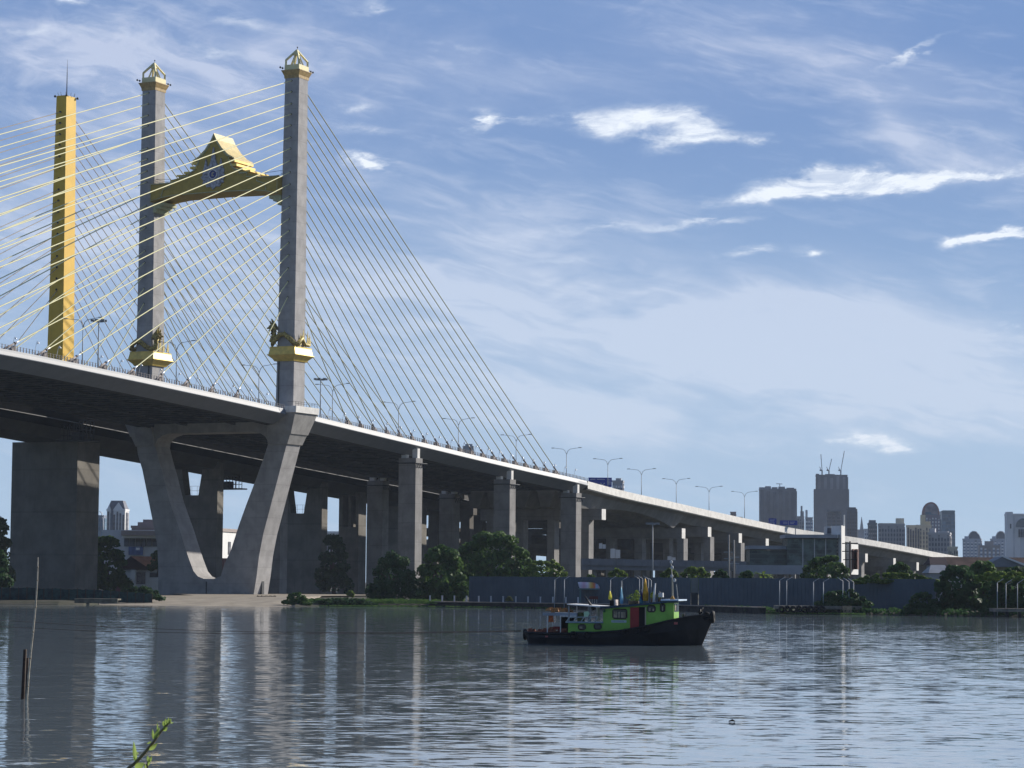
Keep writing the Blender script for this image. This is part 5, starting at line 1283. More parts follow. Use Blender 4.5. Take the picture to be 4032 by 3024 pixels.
# ================================================================== vegetation
def leafmat(name, c, c2, tr=.38):
    if name in MATS: return MATS[name]
    m = bpy.data.materials.new(name); m.use_nodes = True; k = NG(m.node_tree); b = k.n['Principled BSDF']
    geo = k.node('ShaderNodeNewGeometry'); n_ = k.noise(geo.outputs['Position'], .55, 4, .65); n2 = k.noise(geo.outputs['Position'], 5.0, 2, .6)
    cc = k.mix(k.ramp(n_, .35, .65), c, c2); cc = k.mix(k.m('MULTIPLY', k.ramp(n2, .5, .75), .45), cc, tuple(x * 1.7 for x in c))
    k.l.new(cc, b.inputs['Base Color']); b.inputs['Roughness'].default_value = .55; b.inputs['Specular IOR Level'].default_value = .08
    t = k.node('ShaderNodeBsdfTranslucent'); k.l.new(cc, t.inputs[0]); mx = k.node('ShaderNodeMixShader'); mx.inputs[0].default_value = tr
    k.l.new(b.outputs[0], mx.inputs[1]); k.l.new(t.outputs[0], mx.inputs[2]); k.l.new(mx.outputs[0], k.n['Material Output'].inputs[0])
    MATS[name] = m; return m
lf_mid = leafmat('foliage_mid', (.10, .17, .045), (.045, .10, .03)); lf_dark = leafmat('foliage_dark', (.055, .11, .04), (.028, .065, .026)); lf_lit = leafmat('foliage_bright', (.19, .26, .05), (.07, .13, .03)); lf_olive = leafmat('foliage_olive', (.12, .14, .06), (.05, .07, .03))
bark = mat('bark', (.10, .075, .055), .95, .3, 2, bump=.5)
def leaves(mb, cx, cy, cz, rx, ry, rz, n, size, rn, droop=0.0):
    for _ in range(n):
        while True:
            x, y, z = rn.uniform(-1, 1), rn.uniform(-1, 1), rn.uniform(-1, 1); d = x*x+y*y+z*z
            if .01 < d < 1: break
        d = sqrt(d); q = (d ** .35) / d * rn.uniform(.86, 1.06)
        p = Vector((cx + x * q * rx, cy + y * q * ry, cz + z * q * rz))
        nrm = Vector((x / rx, y / ry, z / rz)).normalized() * .8 + Vector((rn.uniform(-1, 1), rn.uniform(-1, 1), rn.uniform(-.3, 1))) * .7
        nrm.normalize(); u = nrm.cross(Vector((rn.uniform(-1, 1), rn.uniform(-1, 1), rn.uniform(-1, 1)))).normalized(); v = nrm.cross(u)
        s = size * rn.uniform(.55, 1.35)
        if droop: v = (v + Vector((0, 0, -droop))).normalized()
        a = [p + u * (s * rn.uniform(.5, 1)) * cos(t) + v * (s * rn.uniform(.5, 1)) * sin(t) for t in (.2, 1.4, 2.7, 3.9, 5.1)]
        b = len(mb.v); mb.v.extend(a); mb.f.append((b, b+1, b+2, b+3, b+4)); mb.sm.append(False); mb.mi.append(0)
def tree(name, label, x0, x1, y0, yb, Y, lm, seed, nb=9, dens=1.0, size=.5, group=None, droop=0, trunk=True, skirt=False, cat='tree', dy=.8, core=True):
    rn = random.Random(seed); a = at(x0, y0, Y); b = at(x1, yb, Y); W = b.x - a.x; zt1 = a.z; zb = max(b.z, .3); H = zt1 - zb; cx = (a.x + b.x) / 2
    r = thing(name, Vector((cx, Y, zb)), label, cat, group)
    mb = MB(); blobs_ = []; lo_ = 0.10 if skirt else .34
    m_ = nb * 3
    for i in range(m_):
        f = (i + .5) / m_; u = 2 * f - 1 + rn.uniform(-.08, .08); u = max(-1, min(1, u))
        env = lo_ + (1 - lo_) * (max(0, 1 - abs(u) ** 2.3) ** .55) * rn.uniform(.82, 1.0)
        lay = 1.0 if i % 3 != 1 else rn.uniform(.35, .8)
        br = max(H * .11, W / m_ * 1.5) * rn.uniform(.75, 1.35); br = min(br, W * .22); rz_ = min(br * .62, H * .2)
        blobs_.append((cx + (W / 2 - br * .8) * u, Y - rn.uniform(-.25, .5) * W * .5 * dy * (1 - abs(u) * .6), max(zb + rz_ * .7, zb + H * env * lay - rz_), br, br, rz_))
    k_ = max(range(m_), key=lambda i: blobs_[i][2] + blobs_[i][5]); sh_ = zt1 - (blobs_[k_][2] + blobs_[k_][5])
    blobs_ = [(p[0], p[1], p[2] + sh_ * (p[2] - zb) / max(.1, H), p[3], p[4], p[5]) for p in blobs_]
    if core: blobs_.append((cx, Y + W * .04, zb + H * (.50 if not skirt else .42), W * .40, W * .26, H * (.30 if not skirt else .42)))
    if skirt:
        for i in range(nb): blobs_.append((a.x + W * (i + .5) / nb, Y - rn.uniform(0, .2) * W * .3, zb + H * rn.uniform(.08, .3), W / nb * 1.1, W / nb * 1.1, H * .14))
    for (bx, by, bz, rx, ry, rz_) in blobs_:
        ar = rx * rz_ * 4 + rx * ry * 3
        leaves(mb, bx, by, bz, rx, ry, rz_, int(min(4500, ar / (size * size) * 1.15 * dens)) + 40, size, rn, droop)
    for v in mb.v:
        if v.z < .2: v.z = .2 + abs(v.z - .2) * .1
    mb.build('crown', lm, r)
    if trunk:
        mb = MB(); tr = max(.15, H * .028)
        mb.tube([(cx, Y, zb - .4), (cx + tr, Y, zb + H * .25), (cx, Y, zb + H * .5)], [tr * 1.4, tr, tr * .7], 7); mb.build('trunk', bark, r)
        for (bx, by, bz, rx, ry, rz_) in blobs_[:6]:
            mb = MB(); mb.tube([(cx, Y, zb + H * .28), ((cx + bx) / 2, (Y + by) / 2, (zb + H * .4 + bz) / 2), (bx, by, bz)], [tr * .7, tr * .4, tr * .15], 5); mb.build('limb', bark, r)
    return r
tree('broadleaf_tree', 'tall olive tree at the left edge of the picture behind the wide pier', -90, 48, 2022, 2330, 600, lf_olive, 1, 7, size=.55, skirt=True)
tree('broadleaf_tree', 'lower dark tree at the bottom left edge above the net fence', -60, 44, 2165, 2335, 540, lf_dark, 2, 5, size=.5, skirt=True)
tree('broadleaf_tree', 'dense green tree between the wide pylon pier and the small house', 330, 512, 2108, 2330, 700, lf_mid, 3, 8, size=.6, skirt=True)
tree('broadleaf_tree', 'small tree behind the roof ridge of the terracotta-roofed house', 582, 660, 2168, 2260, 690, lf_mid, 31, 4, size=.5)
tree('broadleaf_tree', 'tall dark tree seen in the gap between the notched pier and the next one', 1250, 1380, 2100, 2335, 760, lf_dark, 4, 6, size=.65, skirt=True)
tree('willow_like_tree', 'drooping dark green riverside tree, leftmost of the big clump', 1452, 1650, 2168, 2383, 530, lf_dark, 5, 8, size=.42, droop=.8, skirt=True)
tree('broadleaf_tree', 'rounded riverside tree in the middle of the big clump', 1630, 1845, 2142, 2383, 536, lf_mid, 6, 9, size=.42, skirt=True)
tree('rain_tree', 'widest flat-crowned tree of the big clump, rising over the fence end', 1760, 2120, 2088, 2350, 560, lf_mid, 7, 13, 1.1, size=.45, skirt=True)
tree('broadleaf_tree', 'low bright tree sloping down behind the fence at the right of the clump', 2050, 2245, 2203, 2300, 552, lf_lit, 8, 9, size=.4, skirt=True)
tree('bush', 'small leafy bush at the right end of the pale apron', 1118, 1218, 2332, 2392, 511, lf_mid, 9, 5, size=.32, cat='bush', skirt=True, trunk=False)
tree('bush', 'little bright bush on the grass under the old pier', 1364, 1396, 2326, 2352, 545, lf_lit, 10, 3, size=.28, cat='bush', trunk=False)
tree('bush', 'dark bushes at the right end of the green net fence', 470, 640, 2308, 2362, 524, lf_dark, 11, 8, size=.35, cat='bush', trunk=False, skirt=True)
tree('shrub_row', 'low tangled scrub along the water left of the big tree clump', 1215, 1480, 2352, 2392, 515, lf_dark, 12, 12, .8, size=.3, cat='shrubs', trunk=False, skirt=True)
for i, (x0, x1, y0, lb, m_) in enumerate(((2380, 2482, 2238, 'bright tree top above the fence behind the blue flag', lf_lit), (2590, 2680, 2238, 'tree top above the fence left of the boat mast', lf_lit), (2668, 2812, 2228, 'wide bright tree top above the fence right of the boat mast', lf_lit),
        (2795, 2880, 2242, 'darker tree top above the fence, right of the widest one', lf_dark), (2905, 2975, 2246, 'low bush top left of the banana-like plant', lf_mid), (2310, 2345, 2262, 'tuft of grass-green shrub above the fence by the bright pier', lf_lit))):
    tree('broadleaf_tree', lb, x0, x1, y0, 2330, 520 if x0 < 2700 else 500, m_, 20 + i, 6, 1.0, size=.38, skirt=True, trunk=i < 3)
# banana-like plant with big arching leaves
c = at(3003, 2290, 480); bp2 = thing('banana_plant', Vector((c.x, 480, .8)), 'banana-like plant with big arching yellow-green leaves above the fence', 'plant')
rn = random.Random(5)
mb = MB(); mb.tube([(c.x, 480, .8), (c.x + .1, 480, 7.0)], [.2, .12], 6); mb.build('stem', mat('plant_stem', (.12, .15, .05), .8), bp2)
for i in range(12):
    an = i * 2.4; L = rn.uniform(1.6, 2.6); e = rn.uniform(.3, 1.1); mb = MB(); pts = []
    for j in range(6):
        f = j / 5; pts.append(Vector((c.x + .1 + cos(an) * L * f, 480 + sin(an) * L * f * .6, 6.4 + e * 2.2 * f - 1.9 * f * f + .2 * (i % 3))))
    for j in range(5):
        w0, w1 = .34 * sin(pi * (j / 5) ** .7 + .01), .34 * sin(pi * ((j + 1) / 5) ** .7 + .01); sd = Vector((-sin(an), cos(an), .2))
        mb.quad(tuple(pts[j] - sd * w0), tuple(pts[j] + sd * w0), tuple(pts[j + 1] + sd * w1), tuple(pts[j + 1] - sd * w1))
    mb.build('leaf', lf_lit, bp2)
tree('round_tree', 'big round dense tree in front of the glass office', 3140, 3366, 2184, 2335, 520, lf_mid, 13, 9, 1.2, size=.40, skirt=True)
tree('vine_hedge', 'leafy vines spilling over the fence top at the right', 3362, 3690, 2253, 2300, 458, lf_lit, 14, 18, 1.0, size=.26, cat='hedge', trunk=False, skirt=True, dy=.02, core=False)
tree('broadleaf_tree', 'spreading tree rising from the vines below the descending ramp', 3475, 3602, 2211, 2310, 500, lf_mid, 15, 7, size=.36, skirt=True)
tree('dark_thicket_tree', 'large dark riverside tree at the right end of the fence', 3665, 3880, 2222, 2428, 444, lf_dark, 16, 9, 1.1, size=.40, skirt=True)
tree('dark_thicket_tree', 'large tree with a bright green top beside the grey gabled house', 3780, 3960, 2206, 2426, 452, lf_mid, 17, 9, size=.40, skirt=True)
tree('dark_thicket_tree', 'dark leafy tree cut by the right edge of the picture', 3880, 4120, 2228, 2430, 436, lf_dark, 18, 10, 1.1, size=.40, skirt=True)
tree('bush', 'flat bright canopy overhanging the thin poles at the right', 3830, 4080, 2246, 2300, 430, lf_lit, 19, 12, .9, size=.3, cat='bush', trunk=False)
tree('bush', 'dark bush hanging on the fence behind the pale landing frame', 3215, 3425, 2318, 2400, 446, lf_dark, 33, 8, .9, size=.32, cat='bush', trunk=False, skirt=True)
tree('bush', 'dark creeper at the foot of the fence left of the large dark tree', 3570, 3690, 2330, 2424, 441, lf_dark, 34, 6, .8, size=.3, cat='bush', trunk=False, skirt=True)
tree('bush', 'brown dry bush against the fence by the walkway', 1990, 2020, 2348, 2372, 506, lf_olive, 35, 3, size=.2, cat='bush', trunk=False)
# scrub along the waterline and floating water plants: nobody could count them
rn = random.Random(12); mb = MB()
for i in range(2600):
    x = rn.uniform(34, 140); 
    for (x0, y0), (x1, y1) in zip(shore, shore[1:]):
        if x0 <= x <= x1: y = y0 + (y1 - y0) * (x - x0) / (x1 - x0)
    p = Vector((x, y + rn.uniform(-.3, 3), rn.uniform(0, 1.1))); s = rn.uniform(.15, .4); u = Vector((rn.uniform(-1, 1), rn.uniform(-1, 1), rn.uniform(-1, 1))).normalized(); v = u.cross(Vector((0, 1, .3))).normalized()
    mb.quad(tuple(p - u * s), tuple(p - v * s), tuple(p + u * s), tuple(p + v * s))
tag(mb.build('bank_scrub', lf_dark), 'low dark scrub covering the right-hand bank', 'scrub', kind='stuff')
mb = MB()
for i in range(700):
    x = rn.choice([rn.uniform(-35, -4), rn.uniform(44, 60), rn.uniform(-38, 12)])
    for (x0, y0), (x1, y1) in zip(shore, shore[1:]):
        if x0 <= x <= x1: y = y0 + (y1 - y0) * (x - x0) / (x1 - x0)
    p = Vector((x, y - rn.uniform(.5, 4.5), .08)); s = rn.uniform(.12, .3); h = rn.uniform(.05, .3)
    mb.quad(tuple(p + Vector((-s, 0, 0))), tuple(p + Vector((s, .1, 0))), tuple(p + Vector((s * .8, .1, h))), tuple(p + Vector((-s * .7, 0, h))))
tag(mb.build('water_hyacinth', lf_mid), 'floating water hyacinth along the far bank', 'water plants', kind='stuff')
mb = MB()
for i in range(900):
    x = rn.uniform(-42, -14); p = Vector((x, rn.uniform(515, 522), rn.uniform(.6, 1.2))); s = rn.uniform(.2, .5)
    mb.quad(tuple(p + Vector((-s, 0, 0))), tuple(p + Vector((s, .1, 0))), tuple(p + Vector((s * .4, .1, s))), tuple(p + Vector((-s * .4, 0, s))))
tag(mb.build('bank_grass', lf_mid), 'strip of bright grass on the bank under the old piers', 'grass', kind='stuff')
# power pole
c = at(3347, 2235, 560); zt1 = at(3347, 2131, 560).z
pp = thing('power_pole', Vector((c.x, 560, 1)), 'brown power pole with crossarms in front of the white slotted wall', 'power pole')
mb = MB(); mb.tube([(c.x, 560, 1), (c.x, 560, zt1)], [.24, .16], 7); mb.build('pole', mat('pole_brown', (.08, .06, .055), .9), pp)
for z_, w in ((zt1 - .5, 1.7), (zt1 - 2.2, 1.7), (zt1 - 4.0, 1.5)): mb = MB(); mb.bar((c.x - w, 560, z_), (c.x + w, 560, z_ + .1), .14); mb.build('crossarm', dark_m, pp)
for px_, y0, lb in ((2870, 2106, 'pale power pole right of the bright pier columns under the viaduct'), (2890, 2126, 'grey power pole beside the last bright column under the viaduct')):
    c = at(px_, 2270, 600); z_ = at(px_, y0, 600).z; pp = thing('power_pole', Vector((c.x, 600, 1)), lb, 'power pole')
    mb = MB(); mb.tube([(c.x, 600, 1), (c.x, 600, z_)], [.26, .18], 7); mb.build('pole', mat('pole_pale', (.36, .34, .3), .9), pp)
    for q in (z_ - 4, z_ - 5.5): mb = MB(); mb.bar((c.x - 1.2, 600, q), (c.x + 1.2, 600, q), .16); mb.build('crossarm', lamp_m, pp)

# ================================================================== tug boat
YAW = -.22
b0 = at(2058, 2531, 214); bO = Vector((b0.x, 214.5, 0))
bu = Vector((cos(YAW), sin(YAW), 0)); bv = Vector((-sin(YAW), cos(YAW), 0))
KX = 15.25 / 15.6
def TF(p):
    """boat frame: u from stern to bow, v from near side (0) to far side, z up"""
    return bO + bu * (p[0]) + bv * p[1] + Vector((0, 0, p[2]))
boat = thing('tug_boat', TF((7, 1.8, 0)), 'small black-hulled tug boat with a bright green cabin and red door, towing two ropes', 'boat')
hullm = mat('hull_black', (.012, .012, .015), .65, .3, .8, spec=.35); green = mat('cabin_green', (.22, .46, .075), .5, .10, 1.0, streak=.25); navy = mat('navy_trim', (.02, .055, .09), .6, .2, 1); red = mat('door_red', (.30, .03, .03), .6, .1, 1)
st_ = [(0.0, .75, 1.25, .95), (.5, .25, 1.75, .92), (2, .02, 2.0, .88), (5, 0, 2.05, .92), (8, 0, 2.05, 1.15), (10, .02, 2.0, 1.5), (12, .25, 1.75, 2.0), (13.6, .8, 1.2, 2.35), (14.7, 1.35, .65, 2.5), (15.5, 1.85, .15, 2.48)]
mb = MB(TF); rings = []
cv = 2.0
for (u, inn, hw, zz_) in st_:
    bw = hw * (.82 if u < 12 else .5); ub = u if u < 12 else 12 + (u - 12) * .68
    if u == 0: ub = .45
    rings.append([mb.pt(p) for p in ((u, cv - hw, zz_), (u + (ub - u) * .3, cv - hw, zz_ * .55), (ub, cv - bw, -.5), (ub, cv + bw, -.5), (u + (ub - u) * .3, cv + hw, zz_ * .55), (u, cv + hw, zz_), (u, cv + hw - .12, zz_ - .02), (u, cv + hw - .12, zz_ - .35), (u, cv - hw + .12, zz_ - .35), (u, cv - hw + .12, zz_ - .02))])
for a, b in zip(rings, rings[1:]):
    for j in range(10): mb.face([a[j], b[j], b[(j + 1) % 10], a[(j + 1) % 10]], False)
mb.face(rings[0]); mb.face(rings[-1][::-1])
mb.build('hull', hullm, boat)
mb = MB(TF); mb.tube([(u, cv - hw - .04, zz_ - .03) for (u, inn, hw, zz_) in st_], .10, 6); mb.tube([(u, cv + hw + .04, zz_ - .03) for (u, inn, hw, zz_) in st_], .10, 6); mb.build('gunwale_rail', hullm, boat)
mb = MB(TF); mb.box(4.0, 8.9, .12, 3.9, .6, 1.05); mb.build('green_sheer_strip', mat('dark_teal', (.01, .06, .07), .6), boat)
def zb_(px_, py_): return (2532 + (px_ - 2058) * .0125 - py_) * .0209
def ub_(px_): return (px_ - 2058) * .0209 * 1.0
def bbox(x0, x1, y0, y1, v0, v1, m_, name, parent=None, zl=None):
    mb = MB(TF); u0, u1 = ub_(x0), ub_(x1); mb.box(u0, u1, v0, v1, zb_(x0, y1) if zl is None else zl, zb_(x0, y0)); return mb.build(name, m_, parent or boat)
aft = bbox(2237, 2377, 2452, 2492, .30, 3.7, green, 'aft_cabin'); 
mb = MB(TF); mb.box(ub_(2228), ub_(2378), .15, 3.85, zb_(2300, 2452) + .003, zb_(2300, 2446)); mb.build('cabin_top', mat('pale_blue_deck', (.25, .33, .38), .6), aft)
mb = MB(TF)
for x in (2232, 2260, 2290, 2318, 2345): mb.bar((ub_(x), .2, zb_(x, 2446)), (ub_(x) + .25, .2, zb_(x, 2430)), .06)
mb.bar((ub_(2240), .2, zb_(2240, 2430)), (ub_(2360), .2, zb_(2360, 2428)), .06); mb.build('top_rail', mat('rail_pale', (.4, .45, .45), .6), aft)
# main cabin, roof rising toward the bow
mb = MB(TF); u0, u1 = ub_(2377), ub_(2628)
mb.hexa([(u0, .28, .7), (u1, .28, 1.2), (u1, 3.72, 1.2), (u0, 3.72, .7)], [(u0, .28, zb_(2377, 2398)), (u1, .28, zb_(2628, 2375)), (u1, 3.72, zb_(2628, 2375)), (u0, 3.72, zb_(2377, 2398))])
cab = mb.build('main_cabin', green, boat)
# wheelhouse front, bevelled
uf = ub_(2628); mb = MB(TF); zr_ = zb_(2640, 2374)
mb.prism([(uf - .02, .28), (uf + .55, .7), (uf + .55, 3.3), (uf - .02, 3.72)], 1.25, zr_, 2); mb.build('wheelhouse_front', green, boat)
mb = MB(TF); u0, u1 = ub_(2368), ub_(2676)
pts = [(2368, 2395, 2387), (2480, 2388, 2381), (2580, 2378, 2371), (2676, 2369, 2363)]
for (xa, ya, yb2), (xc, yc, yd) in zip(pts, pts[1:]):
    A, B2 = ub_(xa), ub_(xc)
    mb.hexa([(A, -.12, zb_(xa, ya)), (B2, -.12, zb_(xc, yc)), (B2, 4.1, zb_(xc, yc)), (A, 4.1, zb_(xa, ya))], [(A, -.12, zb_(xa, yb2)), (B2, -.12, zb_(xc, yd)), (B2, 4.1, zb_(xc, yd)), (A, 4.1, zb_(xa, yb2))])
mb.build('cabin_roof', navy, boat)
bbox(2610, 2680, 2360, 2364, -.3, 4.2, mat('roof_edge_blue', (.5, .62, .75), .6), 'visor', zl=zb_(2640, 2366))
winm = mat('window_dark', (.02, .022, .025), .25, .3, 2, spec=.5); frm = mat('window_frame_dark', (.03, .012, .01), .6); curt = mat('curtain', (.35, .30, .22), .8, .3, 4)
def win(x0, x1, y0, y1, lb=None, cur=None, vv=.28):
    mb = MB(TF); za, zb1 = zb_((x0 + x1) / 2, y0), zb_((x0 + x1) / 2, y1); u0, u1 = ub_(x0), ub_(x1); c_ = min(.14, (u1 - u0) * .25)
    mb.prism([(u0 + c_, zb1), (u1 - c_, zb1), (u1, zb1 + c_), (u1, za - c_), (u1 - c_, za), (u0 + c_, za), (u0, za - c_), (u0, zb1 + c_)], vv - .06, vv - .003, 1)
    f_ = mb.build('window', frm, boat)
    mb = MB(TF); mb.box(u0 + .09, u1 - .09, vv - .075, vv - .062, zb1 + .09, za - .09); p_ = mb.build('pane', winm, f_)
    if cur:
        for (a_, b2) in cur: mb = MB(TF); mb.box(u0 + .1 + (u1 - u0 - .2) * a_, u0 + .1 + (u1 - u0 - .2) * b2, vv - .09, vv - .076, zb1 + .12, za - .2 - a_ * .1); mb.build('curtain', curt, f_)
win(2414, 2474, 2397, 2437, cur=[(.02, .3), (.36, .52), (.6, .95)]); win(2552, 2586, 2383, 2411, cur=[(.1, .4), (.7, .95)]); win(2603, 2624, 2377, 2410, cur=[(.3, .7)])
win(2277, 2309, 2456, 2480, cur=[(.1, .6)], vv=.30); win(2340, 2372, 2454, 2478, vv=.30)
mb = MB(TF)
zf0, zf1 = zb_(2640, 2409), zb_(2640, 2379)
mb.box(uf + .55, uf + .58, .9, 1.9, zf0, zf1); mb.box(uf + .55, uf + .58, 2.1, 3.1, zf0, zf1); mb.build('front_window', winm, boat)
mb = MB(TF); mb.box(uf + .57, uf + .60, 1.1, 1.5, zf0 + .1, zf1 - .1); mb.build('curtain', curt, boat)
bbox(2485, 2520, 2391, 2478, .22, .277, red, 'red_door'); bbox(2520, 2544, 2390, 2474, .24, .278, black_m, 'doorway'); bbox(2544, 2548, 2390, 2466, .18, .276, mat('door_post', (.45, .42, .3), .7), 'door_post')
sg = bbox(2411, 2470, 2441, 2450, .2, .277, mat('name_plate_pale', (.42, .52, .55), .6), 'name_plate')
mb = MB(TF); x = 2415
rn = random.Random(3)
for i in range(9): w = rn.uniform(3, 5); mb.box(ub_(x), ub_(x + w), .185, .199, zb_(2440, 2447.5 - rn.uniform(0, 1)), zb_(2440, 2443 + rn.uniform(0, 1))); x += w + 1.6
mb.build('faded_lettering', mat('faded_letter', (.2, .27, .3), .7), sg)
bbox(2377, 2386, 2398, 2410, .2, .277, mat('dark_green_plate', (.04, .13, .06), .7), 'vent_plate')
# white awning aft of the cabin and its posts
mb = MB(TF); mb.hexa([(ub_(2235), .0, zb_(2235, 2380)), (ub_(2394), .0, zb_(2394, 2393)), (ub_(2394), 4.0, zb_(2394, 2393)), (ub_(2235), 4.0, zb_(2235, 2380))], [(ub_(2235), .0, zb_(2235, 2377)), (ub_(2394), .0, zb_(2394, 2387)), (ub_(2394), 4.0, zb_(2394, 2387)), (ub_(2235), 4.0, zb_(2235, 2377))])
aw = mb.build('awning', white_p, boat)
for x, v in ((2322, .4), (2326, 3.6), (2240, 3.7), (2240, .3)): mb = MB(TF); mb.bar((ub_(x), v, zb_(x, 2448)), (ub_(x), v, zb_(x, 2384)), .10 if x < 2300 else .2); mb.build('awning_post', mat('post_grey', (.3, .3, .3), .7), aw)
# stern shelter
mb = MB(TF); mb.box(ub_(2135), ub_(2272), .3, 3.7, zb_(2200, 2423), zb_(2200, 2412)); ss_ = mb.build('stern_canopy', mat('canopy_bluegrey', (.30, .34, .39), .7, .15, 1), boat)
mb = MB(TF)
for i in range(12): u = ub_(2205) + i * .115; mb.prism([(u, zb_(2230, 2423)), (u + .1, zb_(2230, 2423)), (u + .05, zb_(2230, 2430))], .28, .32, 1)
mb.build('scalloped_trim', white_p, ss_)
for x, v in ((2153, .4), (2206, .4), (2153, 3.6), (2265, 3.6)): mb = MB(TF); mb.bar((ub_(x), v, .8), (ub_(x), v, zb_(x, 2423)), .055); mb.build('canopy_post', white_p, ss_)
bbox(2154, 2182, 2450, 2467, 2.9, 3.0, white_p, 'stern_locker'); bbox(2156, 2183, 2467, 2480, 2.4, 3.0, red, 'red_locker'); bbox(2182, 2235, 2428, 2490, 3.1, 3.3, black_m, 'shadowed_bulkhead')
def goods(name, lb, cat, u, v, z, pts_, m_, parts=None, grp=None):
    mb = MB(TF); pts_(mb, u, v, z); o_ = mb.build(name, m_, None, base=TF((u, v, z))); tag(o_, lb, cat, grp); return o_
def heap(w, d, h, n, seed):
    def f(mb, u, v, z):
        r_ = random.Random(seed)
        for i in range(n):
            a, b, c = r_.uniform(-w, w), r_.uniform(-d, d), r_.uniform(0, h * .6); s = r_.uniform(.12, .3)
            mb.hexa([(u + a - s, v + b - s, z + c), (u + a + s, v + b - s * .7, z + c), (u + a + s, v + b + s, z + c), (u + a - s, v + b + s, z + c)], [(u + a - s * .5, v + b - s * .5, z + c + s), (u + a + s * .7, v + b - s * .5, z + c + s * 1.1), (u + a + s * .5, v + b + s, z + c + s * .8), (u + a - s * .5, v + b + s * .6, z + c + s)])
    return f
goods('clutter_heap', 'orange ropes and buoys piled on top of the stern canopy', 'heap', ub_(2185), 2, zb_(2185, 2412), heap(.9, 1.0, .35, 22, 1), mat('orange_rope', (.42, .20, .07), .8, .4, 6))
goods('clutter_heap', 'brown and red ropes heaped on the open stern deck', 'heap', ub_(2145), 1.7, .72, heap(1.6, 1.1, .55, 46, 2), mat('brown_rope', (.28, .11, .06), .85, .5, 5, c2=(.10, .03, .03)))
goods('life_vest', 'orange life vest hanging under the stern canopy', 'life vest', ub_(2166), .5, zb_(2166, 2448), lambda mb, u, v, z: mb.taper((u - .22, u + .22, v, v + .15), z, (u - .16, u + .16, v, v + .12), z + .55), mat('vest_orange', (.55, .13, .04), .8, .3, 5))
goods('washing', 'pale green cloth hanging below the white awning', 'cloth', ub_(2309), .2, zb_(2309, 2432), lambda mb, u, v, z: mb.prism([(u - .15, z), (u + .12, z + .05), (u + .32, z + .35), (u + .2, z + .55), (u - .18, z + .5)], v, v + .05, 1), mat('pale_green_cloth', (.50, .72, .48), .8))
goods('water_drum', 'olive drum beside the pale green cloth', 'drum', ub_(2282), 1, zb_(2282, 2446), lambda mb, u, v, z: mb.lathe((u, v, z), [(.3, 0), (.32, .1), (.3, .7), (.28, .72)], 12), mat('olive_drum', (.11, .13, .04), .6))
goods('spar', 'black slanting spar standing through the white awning', 'spar', ub_(2326), 1, zb_(2326, 2392), lambda mb, u, v, z: mb.tube([(u + .15, v, z - .2), (u - .62, v, z + .95)], [.13, .08], 7), dark_m)
sp_ = thing('loudspeaker_box', TF((ub_(2410), 1.2, zb_(2410, 2392))), 'black box with white sides on the cabin roof beside the yellow flag', 'box')
mb = MB(TF); mb.box(ub_(2399), ub_(2416), .8, 1.8, zb_(2410, 2391), zb_(2410, 2364)); mb.build('box', black_m, sp_); mb = MB(TF); mb.box(ub_(2416) + .003, ub_(2423), .75, 1.85, zb_(2410, 2391), zb_(2410, 2361)); mb.build('side_panel', mat('pinkish_white', (.55, .48, .46), .7), sp_)
def flag(x, y0, y1, w, m_, lb, cat='flag', yb=2388):
    u = ub_(x); z1 = zb_(x, y0); z0 = zb_(x, y1); zr0 = zb_(x, yb)
    f_ = thing('flag', TF((u, 1.0, zr0)), lb, cat, 'furled flags on the tug roof')
    mb = MB(TF); mb.tube([(u + w * .4, 1.0, zr0), (u, 1.0, z1 + .08)], .025, 5); mb.build('staff', mat('staff_pale', (.4, .4, .38), .7), f_)
    mb = MB(TF); n_ = 8
    for k_ in range(3):
        pr = None
        for i in range(n_ + 1):
            q = i / n_; hw = w * .5 * (sin(pi * min(1, q * .62 + .03))) * (1 + .15 * sin(q * 9 + k_)); c_ = (u + w * .1 * q, 1.0 - .05 + .06 * k_, z1 - (z1 - z0) * q)
            cur = (mb.pt((c_[0] - hw, c_[1] + .05 * sin(q * 7), c_[2])), mb.pt((c_[0] + hw * .2, c_[1] - .1, c_[2])), mb.pt((c_[0] + hw, c_[1] + .05, c_[2] - .02)))
            if pr: mb.face([pr[0], pr[1], cur[1], cur[0]]); mb.face([pr[1], pr[2], cur[2], cur[1]])
            pr = cur
    mb.build('cloth', m_, f_)
flag(2398, 2326, 2361, .26, mat('flag_yellow', (.70, .62, .05), .8), 'small bright yellow flag left of the black box', yb=2392)
flag(2443, 2312, 2377, .24, mat('flag_blue', (.12, .33, .50), .8), 'slim light blue furled flag on the roof right of the black box', yb=2390)
flag(2538, 2279, 2366, .42, mat('flag_ochre', (.55, .31, .03), .8, .3, 3), 'tall ochre furled flag in the middle of the roof', yb=2378)
flag(2524, 2325, 2362, .2, mat('flag_navy', (.015, .02, .12), .8), 'dark blue furled flag next to the tall ochre one', yb=2378)
flag(2522, 2345, 2377, .3, mat('flag_cyan', (.06, .18, .24), .8), 'low teal cloth at the foot of the dark blue flag', yb=2380)
def potted(x, w, h, lb, seed):
    u = ub_(x); zr0 = zb_(x, 2386 if x < 2500 else 2376) ; f_ = thing('potted_plant', TF((u, 2, zr0)), lb, 'plant', 'potted plants on the tug roof')
    mb = MB(TF); mb.lathe((u, 2, zr0 - .02), [(w * .35, 0), (w * .42, .42), (w * .38, .42)], 10); mb.build('pot', mat('clay_pot', (.14, .11, .07), .9), f_)
    mb = MB(); p = TF((u, 2, zr0 + .42 + h * .45)); leaves(mb, p.x, p.y, p.z, w * .55, w * .5, h * .55, 130, .07, random.Random(seed)); mb.build('foliage', lf_lit, f_)
